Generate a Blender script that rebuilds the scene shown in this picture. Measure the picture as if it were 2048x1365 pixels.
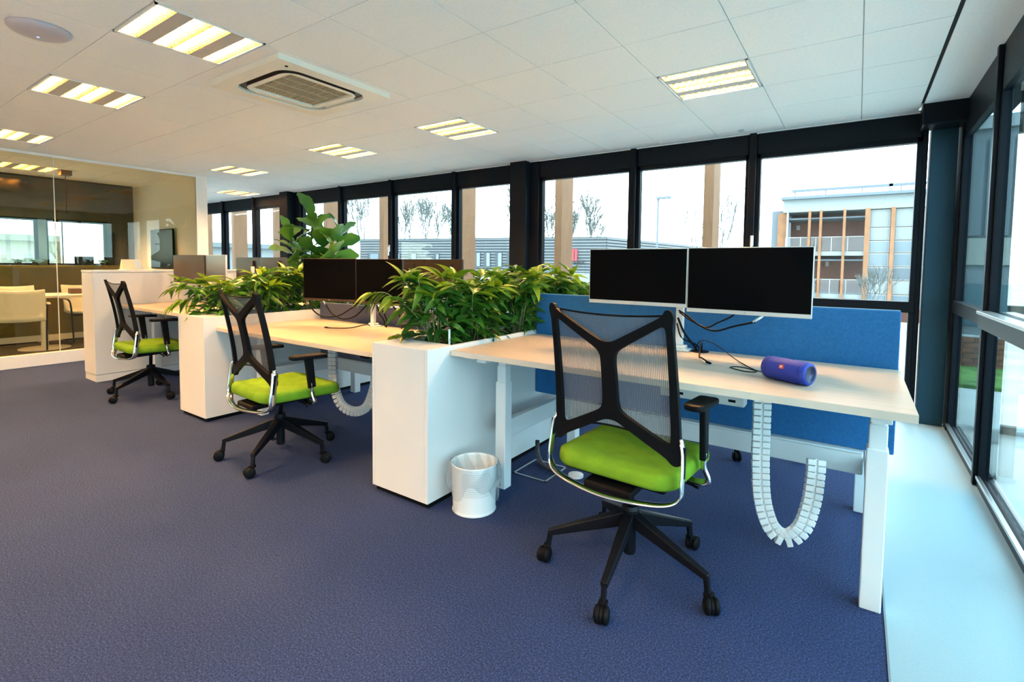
import bpy, bmesh, math, random
from mathutils import Vector, Matrix
random.seed(7)
for o in list(bpy.data.objects): bpy.data.objects.remove(o, do_unlink=True)
scene = bpy.context.scene
col = scene.collection
PI = math.pi
R = math.radians

# ------------------------------------------------------------------ camera, sky, exposure
F, CX, CY = 1002.2, 1024.0, 585.3
YAW, PITCH, ROLL, CAMH = -.603, .0549, .0107, 1.25
cam_d = bpy.data.cameras.new('camera'); cam = bpy.data.objects.new('camera', cam_d); col.objects.link(cam)
cam_d.sensor_fit = 'HORIZONTAL'; cam_d.sensor_width = 36.0
cam_d.lens = F / 2048 * 36.0
cam_d.shift_x = -(CX - 1024.0) / 2048
cam_d.shift_y = (CY - 682.5) / 2048
cam_d.clip_start = .02; cam_d.clip_end = 600
fw = Vector((math.sin(YAW) * math.cos(PITCH), math.cos(YAW) * math.cos(PITCH), -math.sin(PITCH)))
rt = Vector((math.cos(YAW), -math.sin(YAW), 0)); dn = fw.cross(rt)
cr, sr = math.cos(ROLL), math.sin(ROLL)
r2 = rt * cr - dn * sr; d2 = rt * sr + dn * cr
M = Matrix((( r2.x, -d2.x, -fw.x), (r2.y, -d2.y, -fw.y), (r2.z, -d2.z, -fw.z)))
cam.matrix_world = Matrix.Translation((0, 0, CAMH)) @ M.to_4x4()
scene.camera = cam

world = bpy.data.worlds.new('sky'); scene.world = world; world.use_nodes = True
bg = world.node_tree.nodes['Background']
bg.inputs[0].default_value = (.72, .91, 1.0, 1); bg.inputs[1].default_value = 5.6
scene.view_settings.view_transform = 'Standard'; scene.view_settings.look = 'None'
scene.view_settings.gamma = 1; scene.view_settings.use_curve_mapping = False
scene.view_settings.exposure = 0.55
cy = scene.cycles
cy.max_bounces = 9; cy.diffuse_bounces = 6; cy.glossy_bounces = 4; cy.transmission_bounces = 6; cy.transparent_max_bounces = 16
cy.caustics_reflective = False; cy.caustics_refractive = False
cy.sample_clamp_indirect = 12
LAMP = (1.0, .53, .19); LAMP_W = 690.0
def portal(loc, rot, sx, sy):
    l = bpy.data.lights.new('window_portal', 'AREA'); l.shape = 'RECTANGLE'; l.size = sx; l.size_y = sy
    l.cycles.is_portal = True
    o = bpy.data.objects.new('window_portal', l); o.location = loc; o.rotation_euler = rot; col.objects.link(o)
portal((-6.3, 5.42, 1.25), (-PI/2, 0, 0), 14.2, 2.5)
portal((.86, .6, 1.25), (0, PI/2, 0), 2.5, 9.0)

# ------------------------------------------------------------------ materials
MATS = {}
def mat(name, color, rough=.6, metal=0, spec=.5, noise=None, bump=None, coat=0, emit=None, trans=0):
    if name in MATS: return MATS[name]
    m = bpy.data.materials.new(name); m.use_nodes = True; nt = m.node_tree
    b = nt.nodes['Principled BSDF']
    b.inputs['Base Color'].default_value = (*color, 1); b.inputs['Roughness'].default_value = rough
    b.inputs['Metallic'].default_value = metal; b.inputs['Specular IOR Level'].default_value = spec
    b.inputs['Coat Weight'].default_value = coat
    if emit:
        b.inputs['Emission Color'].default_value = (*emit[0], 1); b.inputs['Emission Strength'].default_value = emit[1]
    tc = nt.nodes.new('ShaderNodeTexCoord')
    if noise:  # (scale, amount, stretch)
        mp = nt.nodes.new('ShaderNodeMapping'); mp.inputs['Scale'].default_value = noise[2] if len(noise) > 2 else (1, 1, 1)
        n = nt.nodes.new('ShaderNodeTexNoise'); n.inputs['Scale'].default_value = noise[0]; n.inputs['Detail'].default_value = 4
        nt.links.new(tc.outputs['Object'], mp.inputs[0]); nt.links.new(mp.outputs[0], n.inputs[0])
        r = nt.nodes.new('ShaderNodeValToRGB')
        a = noise[1]
        r.color_ramp.elements[0].position = .3; r.color_ramp.elements[1].position = .7
        r.color_ramp.elements[0].color = (*[c * (1 - a) for c in color], 1)
        r.color_ramp.elements[1].color = (*[min(1, c * (1 + a)) for c in color], 1)
        nt.links.new(n.outputs[0], r.inputs[0]); nt.links.new(r.outputs[0], b.inputs['Base Color'])
    if bump:
        n = nt.nodes.new('ShaderNodeTexNoise'); n.inputs['Scale'].default_value = bump[0]; n.inputs['Detail'].default_value = 3
        nt.links.new(tc.outputs['Object'], n.inputs[0])
        bp = nt.nodes.new('ShaderNodeBump'); bp.inputs['Strength'].default_value = bump[1]; bp.inputs['Distance'].default_value = bump[2]
        nt.links.new(n.outputs[0], bp.inputs['Height']); nt.links.new(bp.outputs[0], b.inputs['Normal'])
    MATS[name] = m; return m

def glass_mat(name, tint, refl=1.0, rough=0.0):
    m = bpy.data.materials.new(name); m.use_nodes = True; nt = m.node_tree; nt.nodes.clear()
    out = nt.nodes.new('ShaderNodeOutputMaterial'); mx = nt.nodes.new('ShaderNodeMixShader')
    t = nt.nodes.new('ShaderNodeBsdfTransparent'); t.inputs[0].default_value = (*tint, 1)
    g = nt.nodes.new('ShaderNodeBsdfGlossy'); g.inputs['Roughness'].default_value = rough
    ge = nt.nodes.new('ShaderNodeNewGeometry'); dt = nt.nodes.new('ShaderNodeVectorMath'); dt.operation = 'DOT_PRODUCT'
    nt.links.new(ge.outputs['Normal'], dt.inputs[0]); nt.links.new(ge.outputs['Incoming'], dt.inputs[1])
    def math_(op, a, b=None, clamp=False):
        n = nt.nodes.new('ShaderNodeMath'); n.operation = op; n.use_clamp = clamp
        for k, v in enumerate((a, b)):
            if v is None: continue
            if isinstance(v, (int, float)): n.inputs[k].default_value = v
            else: nt.links.new(v, n.inputs[k])
        return n.outputs[0]
    k_ = math_('POWER', math_('SUBTRACT', 1.0, math_('ABSOLUTE', dt.outputs['Value']), True), 5.0)
    nt.links.new(math_('MULTIPLY', math_('ADD', math_('MULTIPLY', k_, .8), .035), refl, True), mx.inputs[0])
    nt.links.new(t.outputs[0], mx.inputs[1]); nt.links.new(g.outputs[0], mx.inputs[2]); nt.links.new(mx.outputs[0], out.inputs[0])
    MATS[name] = m; return m

def leaf_mat(name, c1, c2, scale=3.0):
    m = bpy.data.materials.new(name); m.use_nodes = True; nt = m.node_tree; nt.nodes.clear()
    out = nt.nodes.new('ShaderNodeOutputMaterial'); mx = nt.nodes.new('ShaderNodeMixShader'); mx.inputs[0].default_value = .28
    p = nt.nodes.new('ShaderNodeBsdfPrincipled'); p.inputs['Roughness'].default_value = .34
    t = nt.nodes.new('ShaderNodeBsdfTranslucent')
    oi = nt.nodes.new('ShaderNodeObjectInfo'); ge = nt.nodes.new('ShaderNodeNewGeometry')
    ad = nt.nodes.new('ShaderNodeMath'); ad.operation = 'ADD'
    nt.links.new(oi.outputs['Random'], ad.inputs[0]); nt.links.new(ge.outputs['Random Per Island'], ad.inputs[1])
    fr = nt.nodes.new('ShaderNodeMath'); fr.operation = 'FRACT'; nt.links.new(ad.outputs[0], fr.inputs[0])
    r = nt.nodes.new('ShaderNodeValToRGB'); r.color_ramp.elements[0].color = (*c1, 1); r.color_ramp.elements[1].color = (*c2, 1)
    nt.links.new(fr.outputs[0], r.inputs[0]); nt.links.new(r.outputs[0], p.inputs['Base Color']); nt.links.new(r.outputs[0], t.inputs[0])
    nt.links.new(p.outputs[0], mx.inputs[1]); nt.links.new(t.outputs[0], mx.inputs[2]); nt.links.new(mx.outputs[0], out.inputs[0])
    MATS[name] = m; return m

def mesh_fabric(name):
    m = bpy.data.materials.new(name); m.use_nodes = True; nt = m.node_tree; nt.nodes.clear()
    out = nt.nodes.new('ShaderNodeOutputMaterial'); mx = nt.nodes.new('ShaderNodeMixShader')
    p = nt.nodes.new('ShaderNodeBsdfPrincipled'); p.inputs['Base Color'].default_value = (.13, .14, .15, 1); p.inputs['Roughness'].default_value = .7
    t = nt.nodes.new('ShaderNodeBsdfTransparent')
    uv = nt.nodes.new('ShaderNodeUVMap')
    w = nt.nodes.new('ShaderNodeTexWave'); w.wave_type = 'BANDS'; w.bands_direction = 'X'; w.inputs['Scale'].default_value = 23; w.inputs['Distortion'].default_value = .6
    w.inputs['Detail Scale'].default_value = 3
    nt.links.new(uv.outputs[0], w.inputs[0])
    mr = nt.nodes.new('ShaderNodeMapRange'); mr.inputs[1].default_value = .3; mr.inputs[2].default_value = .7; mr.inputs[3].default_value = .16; mr.inputs[4].default_value = .56
    nt.links.new(w.outputs['Fac'], mr.inputs[0]); nt.links.new(mr.outputs[0], mx.inputs[0])
    nt.links.new(p.outputs[0], mx.inputs[1]); nt.links.new(t.outputs[0], mx.inputs[2]); nt.links.new(mx.outputs[0], out.inputs[0])
    MATS[name] = m; return m

def speckle_mat(name, c, dark, light, scale, rough=.95, bump=.3):
    m = bpy.data.materials.new(name); m.use_nodes = True; nt = m.node_tree; b = nt.nodes['Principled BSDF']
    tc = nt.nodes.new('ShaderNodeTexCoord')
    n = nt.nodes.new('ShaderNodeTexNoise'); n.inputs['Scale'].default_value = scale; n.inputs['Detail'].default_value = 5; n.inputs['Roughness'].default_value = .8
    n2 = nt.nodes.new('ShaderNodeTexNoise'); n2.inputs['Scale'].default_value = 2.2; n2.inputs['Detail'].default_value = 3
    nt.links.new(tc.outputs['Object'], n.inputs[0]); nt.links.new(tc.outputs['Object'], n2.inputs[0])
    r = nt.nodes.new('ShaderNodeValToRGB'); e = r.color_ramp.elements
    e[0].position = .33; e[0].color = (*[x * dark for x in c], 1); e[1].position = .68; e[1].color = (*[x * light for x in c], 1)
    k = e.new(.5); k.color = (*c, 1)
    nt.links.new(n.outputs[0], r.inputs[0])
    mm = nt.nodes.new('ShaderNodeMix'); mm.data_type = 'RGBA'; mm.blend_type = 'MULTIPLY'; mm.inputs[0].default_value = .35
    r2_ = nt.nodes.new('ShaderNodeValToRGB'); r2_.color_ramp.elements[0].color = (.7, .7, .7, 1); r2_.color_ramp.elements[0].position = .3; r2_.color_ramp.elements[1].position = .7
    nt.links.new(n2.outputs[0], r2_.inputs[0]); nt.links.new(r.outputs[0], mm.inputs[6]); nt.links.new(r2_.outputs[0], mm.inputs[7])
    nt.links.new(mm.outputs[2], b.inputs['Base Color'])
    b.inputs['Roughness'].default_value = rough; b.inputs['Specular IOR Level'].default_value = .2
    bp = nt.nodes.new('ShaderNodeBump'); bp.inputs['Strength'].default_value = bump; bp.inputs['Distance'].default_value = .004
    nt.links.new(n.outputs[0], bp.inputs['Height']); nt.links.new(bp.outputs[0], b.inputs['Normal'])
    MATS[name] = m; return m

WHITE = mat('white_laminate', (.71, .71, .70), .42, noise=(2, .015))
WPLAST = mat('white_plastic', (.78, .79, .78), .35)
WMETAL = mat('white_metal', (.78, .80, .80), .38)
WALLP = mat('wall_paint', (.80, .78, .74), .85, noise=(40, .02), bump=(90, .08, .002))
TILE = mat('ceiling_tile_white', (.86, .86, .85), .95, noise=(60, .03), bump=(220, .15, .001))
TGRID = mat('ceiling_grid', (.78, .78, .76), .7)
FRAME = mat('anthracite_aluminium', (.004, .006, .010), .42, spec=.12, noise=(3, .1))
HEAD = mat('anthracite_panel', (.006, .009, .013), .55, spec=.12, noise=(3, .1))
OAK = mat('maple_laminate', (.55, .435, .335), .38, noise=(9, .07, (.35, 9, 1)))
OAKE = mat('maple_edge', (.66, .58, .48), .5, noise=(14, .08, (.4, 4, 1)))
BLACK = mat('black_plastic', (.005, .005, .006), .5, spec=.09, bump=(300, .1, .0005))
BLACKM = mat('black_metal', (.006, .006, .008), .38, spec=.16)
RUBBER = mat('grey_castor_tread', (.10, .095, .09), .5)
CHROME = mat('polished_aluminium', (.80, .80, .80), .14, metal=1)
STEEL = mat('brushed_steel', (.5, .5, .5), .35, metal=1)
GREEN = mat('green_wool', (.17, .32, .016), .9, spec=.2, noise=(14, .12), bump=(600, .5, .002))
MESHF = mesh_fabric('back_net')
BLUEF = mat('blue_felt', (.022, .125, .31), .9, spec=.15, noise=(90, .10), bump=(500, .3, .001))
BLUEF_LIT = mat('blue_felt_top_lit', (.10, .12, .19), .9, spec=.15, noise=(90, .10), bump=(500, .3, .001))  # the blue felt's grey look under top light, put into the colour
SCREEN = mat('screen_black', (.0015, .0015, .002), .30, spec=.04)
CARPET = speckle_mat('blue_carpet', (.0225, .038, .104), .25, 2.9, 160)
CARPET2 = speckle_mat('grey_carpet', (.11, .11, .105), .5, 1.6, 120)
VINYL = mat('pale_vinyl', (.29, .41, .46), .42, noise=(160, .05))
SOIL = speckle_mat('potting_soil', (.035, .026, .020), .3, 2.6, 60, 1, 1.0)
LEAF = leaf_mat('leaf_green', (.030, .13, .008), (.30, .42, .022))
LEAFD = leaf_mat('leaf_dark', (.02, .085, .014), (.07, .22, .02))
LEAFF = leaf_mat('fig_leaf', (.045, .17, .02), (.15, .33, .05))
STEMM = mat('plant_stem', (.20, .22, .07), .6, noise=(30, .3))
GLASS = glass_mat('window_glass', (.93, .97, .97), 1.0)
GLASSR = glass_mat('tinted_window_glass', (.76, .90, .93), 1.3)
GLASSP = glass_mat('partition_glass', (.98, .94, .80), .8)
LAMPM = mat('lamp_glow', (.9, .8, .6), .5, emit=(LAMP, LAMP_W))
LOUV = mat('louvre_metal', (.62, .52, .34), .3, metal=1)
FIN = mat('louvre_fin', (.30, .20, .06), .4, spec=.6)
LAMPP = mat('fixture_panel', (.42, .42, .40), .5)
SPK = mat('speaker_blue', (.010, .035, .33), .55, noise=(400, .25), bump=(900, .4, .001))
OLIVE = mat('dark_gloss_panel', (.016, .017, .005), .12, spec=.9, noise=(2.5, .3))
OLIVEL = mat('olive_panel', (.095, .078, .004), .35, noise=(5, .15))
TIMBER = mat('glulam_timber', (.15, .066, .024), .7, noise=(6, .18, (6, 6, .5)))
TIMBERG = mat('weathered_timber', (.24, .19, .15), .8, noise=(6, .2, (6, 6, .5)))
BAG = glass_mat('bin_liner_film', (.97, .98, .98), 1.8, .22)
_nt = BAG.node_tree; _o = [n for n in _nt.nodes if n.type == 'OUTPUT_MATERIAL'][0]; _src = _o.inputs[0].links[0].from_socket
_d = _nt.nodes.new('ShaderNodeBsdfTranslucent'); _d.inputs[0].default_value = (.9, .9, .92, 1); _d2 = _nt.nodes.new('ShaderNodeBsdfDiffuse'); _d2.inputs[0].default_value = (.9, .9, .92, 1)
_m1 = _nt.nodes.new('ShaderNodeMixShader'); _m2 = _nt.nodes.new('ShaderNodeMixShader'); _m2.inputs[0].default_value = .13
_nt.links.new(_d.outputs[0], _m1.inputs[1]); _nt.links.new(_d2.outputs[0], _m1.inputs[2]); _nt.links.new(_src, _m2.inputs[1]); _nt.links.new(_m1.outputs[0], _m2.inputs[2]); _nt.links.new(_m2.outputs[0], _o.inputs[0])

# ------------------------------------------------------------------ helpers
class MB:
    def __init__(s): s.v = []; s.f = []; s.uv = None
    def add(s, vs, fs):
        n = len(s.v); s.v += [tuple(p) for p in vs]; s.f += [tuple(i + n for i in f) for f in fs]; return s
    def box(s, x0, x1, y0, y1, z0, z1):
        x0, x1 = sorted((x0, x1)); y0, y1 = sorted((y0, y1)); z0, z1 = sorted((z0, z1))
        return s.add([(x0,y0,z0),(x1,y0,z0),(x1,y1,z0),(x0,y1,z0),(x0,y0,z1),(x1,y0,z1),(x1,y1,z1),(x0,y1,z1)],
              [(0,3,2,1),(4,5,6,7),(0,1,5,4),(1,2,6,5),(2,3,7,6),(3,0,4,7)])
    def obox(s, c, ax, ay, az, hx, hy, hz):
        c = Vector(c); ax = Vector(ax).normalized(); ay = Vector(ay).normalized(); az = Vector(az).normalized()
        vs = [c + ax*hx*i + ay*hy*j + az*hz*k for k in (-1,1) for (i,j) in ((-1,-1),(1,-1),(1,1),(-1,1))]
        return s.add(vs, [(0,3,2,1),(4,5,6,7),(0,1,5,4),(1,2,6,5),(2,3,7,6),(3,0,4,7)])
    def bar(s, a, b, w, t, up=(0,0,1), w2=None, t2=None):
        a = Vector(a); b = Vector(b); d = (b-a).normalized(); u = Vector(up); r = d.cross(u)
        if r.length < 1e-5: r = d.cross(Vector((1,0,0)))
        r.normalize(); u = r.cross(d).normalized(); w2 = w2 or w; t2 = t2 or t
        vs = [a+r*w/2*i+u*t/2*j for i,j in ((-1,-1),(1,-1),(1,1),(-1,1))] + [b+r*w2/2*i+u*t2/2*j for i,j in ((-1,-1),(1,-1),(1,1),(-1,1))]
        return s.add(vs, [(3,2,1,0),(4,5,6,7),(0,1,5,4),(1,2,6,5),(2,3,7,6),(3,0,4,7)])
    def tube(s, pts, r, n=8, cap=True, flat=1.0):
        pts = [Vector(p) for p in pts]; k = len(pts); rr = r if hasattr(r, '__len__') else [r]*k
        vs = []; prev = None
        for i, p in enumerate(pts):
            d = (pts[min(i+1,k-1)] - pts[max(i-1,0)]).normalized()
            if prev is None:
                a = d.orthogonal().normalized()
            else:
                a = (prev - d * prev.dot(d)); a = a.normalized() if a.length > 1e-6 else d.orthogonal().normalized()
            prev = a; b = d.cross(a)
            for j in range(n):
                t = 2*PI*j/n; vs.append(p + (a*math.cos(t) + b*math.sin(t)*flat)*rr[i])
        fs = [(i*n+j, i*n+(j+1)%n, (i+1)*n+(j+1)%n, (i+1)*n+j) for i in range(k-1) for j in range(n)]
        if cap: fs += [tuple(range(n-1,-1,-1)), tuple(range((k-1)*n, k*n))]
        return s.add(vs, fs)
    def lathe(s, prof, c=(0,0,0), n=24, axis='Z', M=None):
        vs = []; k = len(prof)
        for (r, z) in prof:
            for j in range(n):
                t = 2*PI*j/n; p = Vector((r*math.cos(t), r*math.sin(t), z))
                if axis == 'X': p = Vector((p.z, p.x, p.y))
                if axis == 'Y': p = Vector((p.y, p.z, p.x))
                if M is not None: p = M @ p
                vs.append(p + Vector(c))
        fs = [(i*n+j, i*n+(j+1)%n, (i+1)*n+(j+1)%n, (i+1)*n+j) for i in range(k-1) for j in range(n)]
        if prof[0][0] > 1e-6: fs.append(tuple(range(n-1,-1,-1)))
        if prof[-1][0] > 1e-6: fs.append(tuple(range((k-1)*n, k*n)))
        return s.add(vs, fs)
    def prism(s, poly, z0, z1, M=None):
        n = len(poly); vs = [Vector((x,y,z0)) for x,y in poly] + [Vector((x,y,z1)) for x,y in poly]
        if M is not None: vs = [M @ v for v in vs]
        return s.add(vs, [tuple(range(n-1,-1,-1)), tuple(range(n,2*n))] + [(i,(i+1)%n,n+(i+1)%n,n+i) for i in range(n)])
    def shift(s, d):
        s.v = [(x+d[0], y+d[1], z+d[2]) for x,y,z in s.v]; return s
    def mesh(s, name, m, smooth=False):
        me = bpy.data.meshes.new(name); me.from_pydata(s.v, [], s.f); me.validate()
        if m: me.materials.append(m)
        if smooth:
            me.polygons.foreach_set('use_smooth', [True]*len(me.polygons))
        if s.uv:
            l = me.uv_layers.new(name='UVMap')
            for lp in me.loops: l.data[lp.index].uv = s.uv[lp.vertex_index]
        me.update(); return me
    def build(s, name, m, parent=None, smooth=False, bevel=0, seg=2, rel=True, sub=0, auto=None):
        if parent is not None and rel:
            r = parent
            while r.parent is not None: r = r.parent
            l = r.location
            if l.length > 0: s.shift((-l.x, -l.y, -l.z))
        o = bpy.data.objects.new(name, s.mesh(name, m, smooth)); col.objects.link(o)
        if parent is not None: o.parent = parent
        if bevel:
            b = o.modifiers.new('bevel', 'BEVEL'); b.width = bevel; b.segments = seg; b.limit_method = 'ANGLE'; b.angle_limit = R(40)
        if sub:
            b = o.modifiers.new('sub', 'SUBSURF'); b.levels = sub; b.render_levels = sub
        return o
def tag(o, label=None, cat=None, group=None, kind=None):
    if label: o['label'] = label
    if cat: o['category'] = cat
    if group: o['group'] = group
    if kind: o['kind'] = kind
    return o
def thing(name, label, cat, loc=(0,0,0), rz=0, group=None, kind=None):
    o = bpy.data.objects.new(name, None); col.objects.link(o); o.location = loc; o.rotation_euler = (0,0,rz)
    o.empty_display_size = .05
    return tag(o, label, cat, group, kind)
def struct(o): o['kind'] = 'structure'; return o
def copy_tree(o, parent=None):
    c = o.copy(); col.objects.link(c); c.parent = parent
    for ch in o.children: copy_tree(ch, c)
    return c
def link_mesh(name, me, parent, loc=(0,0,0), rot=(0,0,0), scale=None):
    o = bpy.data.objects.new(name, me); col.objects.link(o); o.parent = parent; o.location = loc; o.rotation_euler = rot
    if scale: o.scale = scale
    return o
def bez(ps, n=16):
    """Catmull-Rom through the points"""
    P = [Vector(p) for p in ps]; P = [P[0]*2-P[1]] + P + [P[-1]*2-P[-2]]; out = []
    for i in range(1, len(P)-2):
        for k in range(n):
            t = k/n; a,b,c,d = P[i-1:i+3]
            out.append(.5*((2*b)+(c-a)*t+(2*a-5*b+4*c-d)*t*t+(3*b-3*c+d-a)*t**3))
    out.append(P[-2]); return out
def text_mesh(s, size, m, depth=.0005, bold=.0):
    cu = bpy.data.curves.new('t', 'FONT'); cu.body = s; cu.size = size; cu.extrude = depth; cu.offset = bold
    cu.align_x = 'CENTER'; cu.align_y = 'CENTER'
    o = bpy.data.objects.new('t', cu); col.objects.link(o); dg = bpy.context.evaluated_depsgraph_get()
    me = bpy.data.meshes.new_from_object(o.evaluated_get(dg)); bpy.data.objects.remove(o); bpy.data.curves.remove(cu)
    me.materials.clear(); me.materials.append(m); return me

ZC = 2.50            # ceiling height
YB = 5.19            # inner plane of window wall
XR = .612            # inner plane of glazed side wall
XG = -7.95           # glass partition
XM = -10.25          # back wall of meeting room
YW = 3.43            # side wall of meeting room
# ================================================================== ROOM SHELL
f = struct(MB().box(XM-.1, .13, -4, YB+.05, -.08, 0).box(-14.2, XM-.1, YW, YB+.05, -.08, 0).build('floor', CARPET))
MB().box(.13, XR+.05, -4, YB+.05, -.08, .001).build('vinyl_strip', VINYL, f)
MB().box(XM, XG, -4, YW, 0, .004).build('meeting_room_carpet', CARPET2, f)
MB().box(XM, .13, -4, -.4, -.02, .002).build('bounce_floor', mat('bounce_floor_pale', (.66,.65,.62), .5, noise=(120,.04)), f)  # unseen pale floor added behind the camera to bounce light onto the ceiling
MB().box(.127, .133, -4, YB, .0, .003).build('edge_trim', mat('trim_grey', (.2,.22,.24), .5), f)

c = struct(MB().box(XM-.1, XR+.3, -4, YB+.2, ZC+.060, ZC+.14).box(-14.2, XM-.1, YW, YB+.2, ZC+.060, ZC+.14).build('ceiling', TGRID))
PX, PY, X0, Y0 = .563, .565, -.025, 1.06
lamp_cells = [(5,0),(1,4),(5,4),(8,4),(8,0),(12,0),(12,4),(16,1),(16,6),(1,-4),(5,-4),(8,-4),(12,-4),(16,-4)]

def tile_mb(x0, x1, y0, y1):
    g = .0025; return MB().box(x0+g, x1-g, y0+g, y1-g, ZC, ZC+.012)
base_tile = tile_mb(0, PX, 0, PY).mesh('ceiling_tile', TILE)
rest = MB(); cnt = 0
def hit(x0, y0):
    cx_, cy_ = x0+PX/2, y0+PY/2
    return abs(cx_+3.325) < .42 and abs(cy_-2.155) < .42
for i in range(0, 25):
    for j in range(-9, 8):
        x0 = X0 - PX*(i+1); y0 = Y0 + PY*j
        if (i, j) in lamp_cells or hit(x0, y0) or (x0 < XM-.1 and y0 < YW): continue
        if y0 + PY > YB: # cut tiles along the window wall
            tile_mb(x0, x0+PX, y0, YB+.02).build('ceiling_tile', TILE, c, rel=False) if i < 18 else rest.box(x0+.003, x0+PX-.003, y0+.003, YB, ZC, ZC+.012)
            continue
        if i < 17 and j >= -1: link_mesh('ceiling_tile', base_tile, c, (x0, y0, 0)); cnt += 1
        else: rest.box(x0+.003, x0+PX-.003, y0+.003, y0+PY-.003, ZC, ZC+.012)
for j in range(-9, 8):
    y0 = Y0+PY*j; tile_mb(X0, .347, y0, min(y0+PY, YB+.02)).build('ceiling_tile', TILE, c, rel=False)
gb_ = MB()
for i in range(0, 26):
    x = X0-PX*i; gb_.box(x-.012, x+.012, -4 if x > XM else YW, YB, ZC+.0125, ZC+.018)
for j in range(-9, 8):
    y = Y0+PY*j; gb_.box(-14.1 if y > YW else XM, X0, y-.012, y+.012, ZC+.0125, ZC+.0175)
tag(gb_.build('ceiling_grid', TGRID, c, rel=False), kind='stuff')
o = rest.build('ceiling_tile_field', TILE, c, rel=False); tag(o, kind='stuff')
MB().box(.364, XR+.03, -4, YB-.2, ZC-.002, ZC+.012).build('ceiling_margin_panel', TILE, c)
MB().box(.347, .363, -4, 4.93, ZC+.002, ZC+.013).build('shadow_gap', BLACK, c)
MB().box(-14, XR, YB-.012, YB+.01, ZC-.006, ZC+.006).build('edge_angle', TILE, c)

# walls
wb = struct(MB().box(-14.2, XR+.3, YB+.16, YB+.30, 2.62, 3.0).build('wall_back', HEAD))
wl = struct(MB().box(-14.3, -14.1, YW, YB+.2, 0, ZC+.1).build('wall_left', WALLP))
wf = struct(MB().box(XM-.1, XR+.3, -4.15, -4, 0, ZC+.1).build('wall_front', WALLP))
wr = struct(MB().box(XR+.02, XR+.30, -4, YB+.1, ZC-.05, ZC+.25).build('wall_right', HEAD))
# meeting room
wm = struct(MB().box(-14.2, XG, YW, YW+.14, 0, ZC).build('wall_meeting_room', WALLP))
MB().box(XG-.012, XG+.014, YW+.0, YW+.15, 0, ZC).build('end_post', WALLP, wm)
# dark wall with two window openings
w1 = [(-.4, .95), (1.24, 2.205), (2.30, 3.06)]   # window openings in Y
zz0, zz1 = 1.17, 1.88
mb = MB(); mb.box(XM-.12, XM, -4, YW, zz1, ZC+.07)
ys = [-4] + [v for w in w1 for v in w] + [YW]
for a, b in zip(ys[0::2], ys[1::2]): mb.box(XM-.12, XM, a, b, zz0, zz1)
wd = struct(mb.build('wall_meeting_room_back', OLIVE))
MB().box(XM-.12, XM+.004, -4, YW, 0.09, zz0-.03).build('lower_panel', OLIVEL, wd)
MB().box(XM-.12, XM+.18, -4, YW, zz0-.03, zz0).build('window_ledge', OLIVEL, wd)
struct(MB().box(XM, XM+.015, -4, YW, 0, .10).build('baseboard_meeting_room', WHITE))
for k, (a, b) in enumerate(w1):
    w = struct(MB().box(XM-.10, XM-.06, a, a+.035, zz0, zz1).box(XM-.10, XM-.06, b-.035, b, zz0, zz1).box(XM-.10, XM-.06, a, b, zz1-.035, zz1).box(XM-.10, XM-.06, a, b, zz0, zz0+.03).build('window_%d' % (30+k), FRAME))
    MB().box(XM-.085, XM-.08, a+.03, b-.03, zz0+.03, zz1-.03).build('pane', GLASS, w)

# glass partition with plinth
gp = thing('glass_partition', 'frameless glass partition of the meeting room on a white plinth', 'partition', (XG, -1, 0))
MB().box(XG-.04, XG+.04, -4, YW, 0, .145).build('plinth', WHITE, gp, bevel=.003)
MB().box(XG-.02, XG+.02, -4, YW, ZC-.03, ZC-.002).build('top_rail', WMETAL, gp)
yy = [-4, -1.5, .2, 1.866, YW]
for a, b in zip(yy, yy[1:]): MB().box(XG-.005, XG+.005, a+.003, b-.003, .145, ZC-.03).build('pane', GLASSP, gp)
for a in yy[1:-1]: MB().box(XG-.006, XG+.006, a-.004, a+.004, .145, ZC-.03).build('joint_strip', mat('joint_clear', (.62,.62,.55), .3), gp)

# window wall ------------------------------------------------------
def window(n, xl, xr):
    """one bay between mullions, xl < xr: dark frame, upper and lower panes"""
    y0, y1 = YB+.03, YB+.10; t = .035
    m = MB()
    m.box(xl, xl+t, y0, y1, 0, ZC).box(xr-t, xr, y0, y1, 0, ZC).box(xl, xr, y0, y1, 0, .06).box(xl, xr, y0, y1, 2.27, 2.33)
    w = struct(m.build('window_%d' % n, FRAME, bevel=.003))
    MB().box(xl, xr, YB+.01, y1+.01, .893, .983).build('transom', FRAME, w, bevel=.004)
    MB().box(xl+.01, xr-.01, YB+.02, YB+.12, 2.31, ZC+.02).build('header_panel', HEAD, w, bevel=.003)
    MB().box(xl+t, xr-t, YB+.06, YB+.066, .983, 2.27).build('pane', GLASS, w)
    MB().box(xl+t, xr-t, YB+.06, YB+.066, .06, .893).build('pane', GLASS, w)
    return w
edges = [(-.82,.39),(-1.985,-.88),(-3.20,-2.045),(-4.515,-3.56),(-5.775,-4.575),(-6.975,-5.835),(-8.12,-7.035),(-9.63,-8.60),(-10.84,-9.69),(-12.05,-10.9),(-13.2,-12.11)]
wins = [window(i+1, a, b) for i, (a, b) in enumerate(edges)]
for x in (-.88, -2.045, -4.575, -5.835, -7.035, -9.69, -10.9, -12.11):
    MB().box(x, x+.06, YB-.02, YB+.11, 0, ZC).build('mullion', FRAME, wb, bevel=.004)
def column(x0, x1, y0):
    MB().box(x0, x1, y0, YB+.14, 0, ZC).build('column', HEAD, wb, bevel=.004)
column(-3.555, -3.325, 5.09); column(-8.55, -8.30, 5.06); column(-14.0, -13.2, 5.09)
MB().box(-3.325, -3.20, YB+.0, YB+.12, 0, ZC).build('column_flank', FRAME, wb, bevel=.004)
MB().box(-8.30, -8.12, YB+.0, YB+.12, 0, ZC).build('column_flank', FRAME, wb, bevel=.004)
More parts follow.
